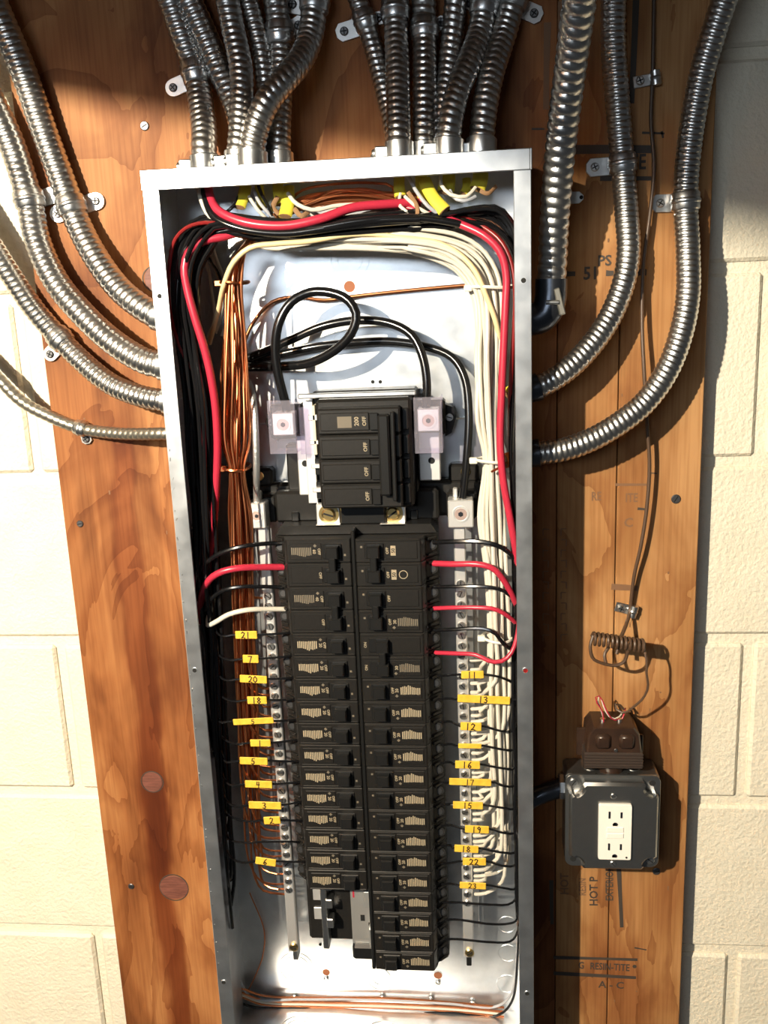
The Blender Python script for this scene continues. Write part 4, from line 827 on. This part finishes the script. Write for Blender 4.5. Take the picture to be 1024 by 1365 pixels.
# cable ties
def tie(label, px, py, d, rx_, m=None):
    c = P(px, py, d); th = np.linspace(0, 2 * PI, 25)[:-1]
    loop = [c + A(rx_ * math.cos(a), .019 * math.sin(a), .001 * math.sin(2 * a)) for a in th]; loop.append(loop[0])
    t = thing('cable_tie', label, 'cable tie', c); mk('strap', tube(loop, .0016, 6, .004, False), m or M_TIE, t, True); mk('head', obox(c + A(-rx_ - .001, -.006, 0), XR, FR, ZU, .004, .003, .003, .0008), m or M_TIE, t)
tie('upper white cable tie around the white bundle', 655, 383, 66, .021); tie('middle white cable tie around the white bundle', 656, 612, 66, .0175); tie('lower white cable tie around the white bundle', 663, 848, 66, .0155)
tie('copper-coloured tie twisted around the top of the ground bundle', 313, 377, 64, .0135, M_COPPER); tie('copper-coloured tie twisted around the ground bundle at mid height', 316, 623, 64, .0135, M_COPPER)
# wires lying across the bottom of the box
for k, (m, y, r, lab) in enumerate(((M_COPPER, 1331, 1.3, 'upper bare copper wire'), (M_GRY, 1334, 1.6, 'grey wire'), (M_COPPER, 1337, 1.3, 'middle bare copper wire'), (M_WHT, 1340, 1.5, 'white wire'), (M_COPPER, 1343, 1.2, 'lower bare copper wire'), (M_BLK, 1346, 1.5, 'black wire'))):
    wire([(318 - 2 * k, 1290 + 8 * k, 20), (336, y - 4, 14), (400, y - 2, 10), (500, y + 2 * (k - 2), 8), (600, y + 4, 10), (660, y + 8, 12), (682, y - 10, 24), (690, y - 70, 34), (692, 1180, 40)] if k in (1, 5) else [(322, y - 14, 18), (350, y - 4, 12), (420, y - 1, 8), (520, y + J(3), 8), (610, y + 6, 9), (672, y + 12, 12)], r, m, lab + ' lying across the bottom of the box')
wire([(333, 1190, 6), (352, 1240, 5), (350, 1275, 5), (338, 1306, 8), (330, 1322, 12)], .8, M_COPPER, 'thin stray copper wire down the lower left back plate')

# ================================================================ outlet box, receptacle and transformer
ob = thing('outlet_box', 'square steel outlet box with raised rounded cover at the lower right', 'outlet box', A(.4495, 0, -.755))
X0, X1, ZT, ZB = .3985, .5005, -.6445, -.757
mk('body', cbox(X0, X1, -.040, -.0005, ZB + .001, ZT - .001, .003), M_BOXST, ob)
def rrect(x0, x1, z0, z1, r, n=6):
    out = []
    for cx, cz, a0 in ((x1 - r, z1 - r, 0), (x0 + r, z1 - r, PI / 2), (x0 + r, z0 + r, PI), (x1 - r, z0 + r, 1.5 * PI)):
        for k in range(n + 1): a = a0 + PI / 2 * k / n; out.append((cx + r * math.cos(a), cz + r * math.sin(a)))
    return out[::-1]
cv = mk('cover_plate', prism(rrect(X0 - .0006, X1 + .0006, ZB - .0006, ZT + .0006, .009), -.0425, -.040, .0005), M_BOXST, ob, True)
# raised centre with notched corners
def notched(x0, x1, z0, z1, c, rr):
    out = []
    for cx, cz, sx, sz in ((x1, z1, 1, 1), (x0, z1, -1, 1), (x0, z0, -1, -1), (x1, z0, 1, -1)):
        arc = []
        for k in range(7): a = PI / 2 * k / 6; arc.append((cx - sx * (c * math.cos(a)), cz - sz * (c * math.sin(a))))
        # arc runs from the side edge to the top/bottom edge around the corner notch
        pts = [(cx - sx * .0012, cz - sz * (c + .003)), (cx - sx * .004, cz - sz * (c + .0006))] + [(cx - sx * c * math.sin(PI / 2 * k / 6 + 0) - sx * .003, cz - sz * c * math.cos(PI / 2 * k / 6) - sz * .003) for k in range(1, 6)] + [(cx - sx * (c + .0006), cz - sz * .004), (cx - sx * (c + .003), cz - sz * .0012)]
        out += pts if sx * sz > 0 else pts[::-1]
    return out[::-1]
mk('raised_centre', prism(notched(X0 + .002, X1 - .002, ZB + .002, ZT - .002, .0145, .002), -.055, -.0425, .0030), M_BOXST, ob, True)
for x, z in ((X0 + .0085, ZT - .0085), (X1 - .0085, ZB + .009)): add_screw(ob, A(x, -.0425, z), .0048, .002, M_ZINC)
for x, z in ((X1 - .0085, ZT - .0085), (X0 + .0085, ZB + .0085)): mk('screw_hole', cyl(A(x, -.0425, z), A(x, -.0429, z), .0034, 14), M_DARK, ob)
for px, py in ((818, 1061), (817, 1151)): add_screw(ob, P(px, py, 55), .0034, .0015, M_ZINC)
for x in (.427, .449, .474): mk('knockout', ring(A(x, -.022, ZT - .0008), A(0, 0, 1), .0075, .001, .001), M_BOXST, ob)
for px in (795, 838): c = P(px, 1038, 38); c[2] = ZT - .0008; mk('screw_hole', cyl(c, c + ZU * .0003, .0015, 10), M_DARK, ob)
nip = thing('conduit_nipple', 'short dark pipe nipple joining the panel box and the outlet box', 'pipe', P(728, 1055, 24))
mk('pipe', tube([A(BW - .002, -.03, P(700, 1068, 30)[2]), P(724, 1058, 28), P(742, 1052, 25), A(X0 + .002, -.024, P(757, 1048, 24)[2])], .0105, 18, .004), M_DARKFIT, nip, True)
mk('locknut', cyl(A(X0 - .006, -.024, P(757, 1048, 24)[2]), A(X0, -.024, P(757, 1048, 24)[2]), .0145, 8, .0008), M_ZINC, nip)
rc = thing('receptacle', 'white two-socket safety receptacle set in the steel outlet cover', 'receptacle', P(819, 1146, 56))
a = P(798.5, 1071.5, 57); b = P(841, 1146, 57); cx = (a[0] + b[0]) / 2; hw = (b[0] - a[0]) / 2
mk('face', prism(rrect(a[0], b[0], b[2], a[2], .0022), -.0585, -.054, .0007), M_WPLAS, rc, True)
for zc, s in ((a[2] - .0125, 1), (b[2] + .0165, -1)):
    for dx, hh in ((-.0064, .0042), (.0064, .0036)): mk('blade_slot', obox(A(cx + dx, -.0586, zc), XR, FR, ZU, .0011, .0003, hh), M_DARKFIT, rc)
    gz = zc - .0120; th = np.linspace(0, PI, 10); mk('ground_slot', prism([(cx + .003 * math.cos(t), gz + .003 * math.sin(t)) for t in th][::-1] + [(cx - .003, gz - .0012), (cx + .003, gz - .0012)], -.0588, -.0584), M_DARKFIT, rc)
for dz in (.0037, -.0037): mk('button', obox(A(cx, -.0588, (a[2] + b[2]) / 2 + dz), XR, FR, ZU, .0092, .0006, .0031, .0006), M_WPLAS, rc)
mk('indicator', cyl(A(b[0] - .005, -.0585, b[2] + .0035), A(b[0] - .005, -.0588, b[2] + .0035), .0012, 10), M_DARK, rc)

tr = thing('doorbell_transformer', 'brown boxy transformer standing on top of the outlet box', 'transformer', A(.4500, -.024, ZT))
def TZ(py, d): return P(815, py, d)[2]
def TXP(px, py, d): return P(px, py, d)[0]
zt0 = ZT; zc0 = zt0 + .010; zc1 = zc0 + .019; zt1 = zc1 + .030
xa, xb = TXP(779, 1005, 44), TXP(857, 1005, 44); xm = (xa + xb) / 2
mk('threaded_stem', tube([A(xm, -.026, zt0 - .001), A(xm, -.026, zc0 + .001)], .0135, 20, .004), M_BROWNT, tr, True)
cr = mk('laminated_core', cbox(xa, xb, -.046, -.006, zc0, zc1, .0008), M_LAMIN, tr)
for k in range(5): z = zc0 + .003 + k * .0033; mk('lamination', cbox(xa - .0004, xb + .0004, -.0466, -.0055, z, z + .0016, .0003), M_LAMIN, cr)
mk('case', prism([(xa + .002, zc1), (xb - .001, zc1), (xb - .004, zt1 - .008), (xb - .010, zt1), (xa + .010, zt1), (xa + .004, zt1 - .008)], -.047, -.006, .002), M_BROWNT, tr, True)
for s in (-1, 1):
    mk('coil_bulge', obox(A(xm + s * .0125 + .001, -.0475, zc1 + .0145), XR, FR, ZU, .0082, .0035, .0085, .003), M_BROWNT, tr, True)
mk('mounting_flange', cbox(xa - .006, xa + .004, -.024, -.020, zc0 + .004, zc1 + .018, .0008), M_BROWNT, tr); mk('mounting_flange', cbox(xb - .004, xb + .004, -.024, -.020, zc0 - .002, zc1 + .01, .0008), M_BROWNT, tr)
add_screw(tr, A(xm + .002, -.0475, zc1 + .004), .0022, .001, M_SCREW)
for s in (-.010, .008): mk('terminal_screw', cyl(A(xm + s, -.03, zt1), A(xm + s, -.03, zt1 + .003), .003, 12), M_ZINC, tr, True)
for lab, pts, m in (('red and white twisted bell wire, white strand', [(806, 962, 30), (801, 945, 34), (797, 932, 36), (800, 927, 36), (804, 940, 36), (812, 955, 36), (822, 958, 34), (830, 950, 26)], M_WHT), ('red and white twisted bell wire, red strand', [(805, 964, 32), (803, 948, 36), (795, 935, 38), (795, 926, 38), (801, 930, 36), (810, 950, 38), (818, 960, 36), (826, 958, 30)], M_RED), ('red bell wire end at the right terminal', [(828, 962, 30), (832, 952, 28), (834, 944, 20)], M_RED)):
    wire(pts, .75, m, lab + ' on the transformer')
# brown bell cable: down the board, through two clips, wound into a coil
wire([(872, -10, 8), (871, 60, 7), (870, 105, 6), (868, 160, 7), (872, 225, 9), (866, 290, 10), (858, 350, 12), (856, 430, 16), (859, 500, 20), (863, 570, 18), (866, 620, 16), (862, 680, 15), (854, 730, 14), (846, 765, 11), (842, 795, 8), (840, 815, 7), (834, 835, 22), (827, 852, 36), (822, 872, 44)], 2.0, M_BROWNW, 'brown bell cable running down the right of the board', name='bell_cable', cat='cable', n=10)
hel = []; a = P(790, 851, 46); b = P(860, 861, 46); ax = unit(b - a); L = np.linalg.norm(b - a); e1 = A(0, 1, 0); e2 = np.cross(ax, e1)
for k in range(12 * 14 + 1):
    t = k / 14; hel.append(a + ax * L * t / 12 + (e1 * math.cos(2 * PI * t) + e2 * math.sin(2 * PI * t)) * .0062)
cl = thing('coiled_cable', 'brown bell cable wound into a tight horizontal coil above the transformer', 'cable', P(825, 858, 18))
mk('coil', sweep(np.array(hel), .0017, 8), M_BROWNW, cl, True)
mk('tail_loop', tube([P(791, 847, 48), P(787, 862, 50), P(791, 878, 50), P(803, 884, 48), P(820, 887, 46), P(832, 882, 46), P(837, 868, 48), P(838, 856, 52)], .0018, 8, .004), M_BROWNW, cl, True)
mk('tail_loop', tube([P(808, 884, 46), P(806, 873, 44), P(812, 862, 40)], .0018, 8, .004), M_BROWNW, cl, True)
wire([(858, 862, 48), (862, 880, 52), (862, 898, 52), (864, 915, 50), (858, 930, 48), (845, 942, 44), (834, 950, 40), (824, 948, 36), (819, 940, 34), (824, 938, 32), (832, 946, 30)], 1.3, M_BROWNW, 'thin brown cable end drooping from the coil to the transformer', name='bell_cable', cat='cable')
def clip(label, px, py, tx, ty, ang):
    c = P(px, py, 6); t = thing('cable_clip', label, 'cable clip', c); u = unit(P(tx, ty, 6) - c); v = A(-u[2], 0, u[0])
    q = P(tx, ty, 2.5); mk('tab', obox((q + c * A(1, 0, 1)) / 2 + A(0, -.0005, 0), u, FR, v, np.linalg.norm(q - c) / 2 + .006, .0008, .0055, .0006), M_ZINC, t)
    C, s = spline([c - v * .0065, c + v * .0065], .003); mk('hoop', sweep(C, .0048, 16), M_ZINC, t, True); mk('hoop_bead', sweep(np.array([c - v * .0018, c, c + v * .0018]), np.array([.0048, .0056, .0048]), 16), M_ZINC, t, True)
    add_screw(t, A(q[0], -.0033, q[2]), .0042, .0022, M_ZINC, cross=True)
clip('shiny clip on the bell cable near the frame top', 874, 104, 853, 108, 0); clip('shiny clip on the bell cable above the coil', 844, 815, 828, 811, 0)
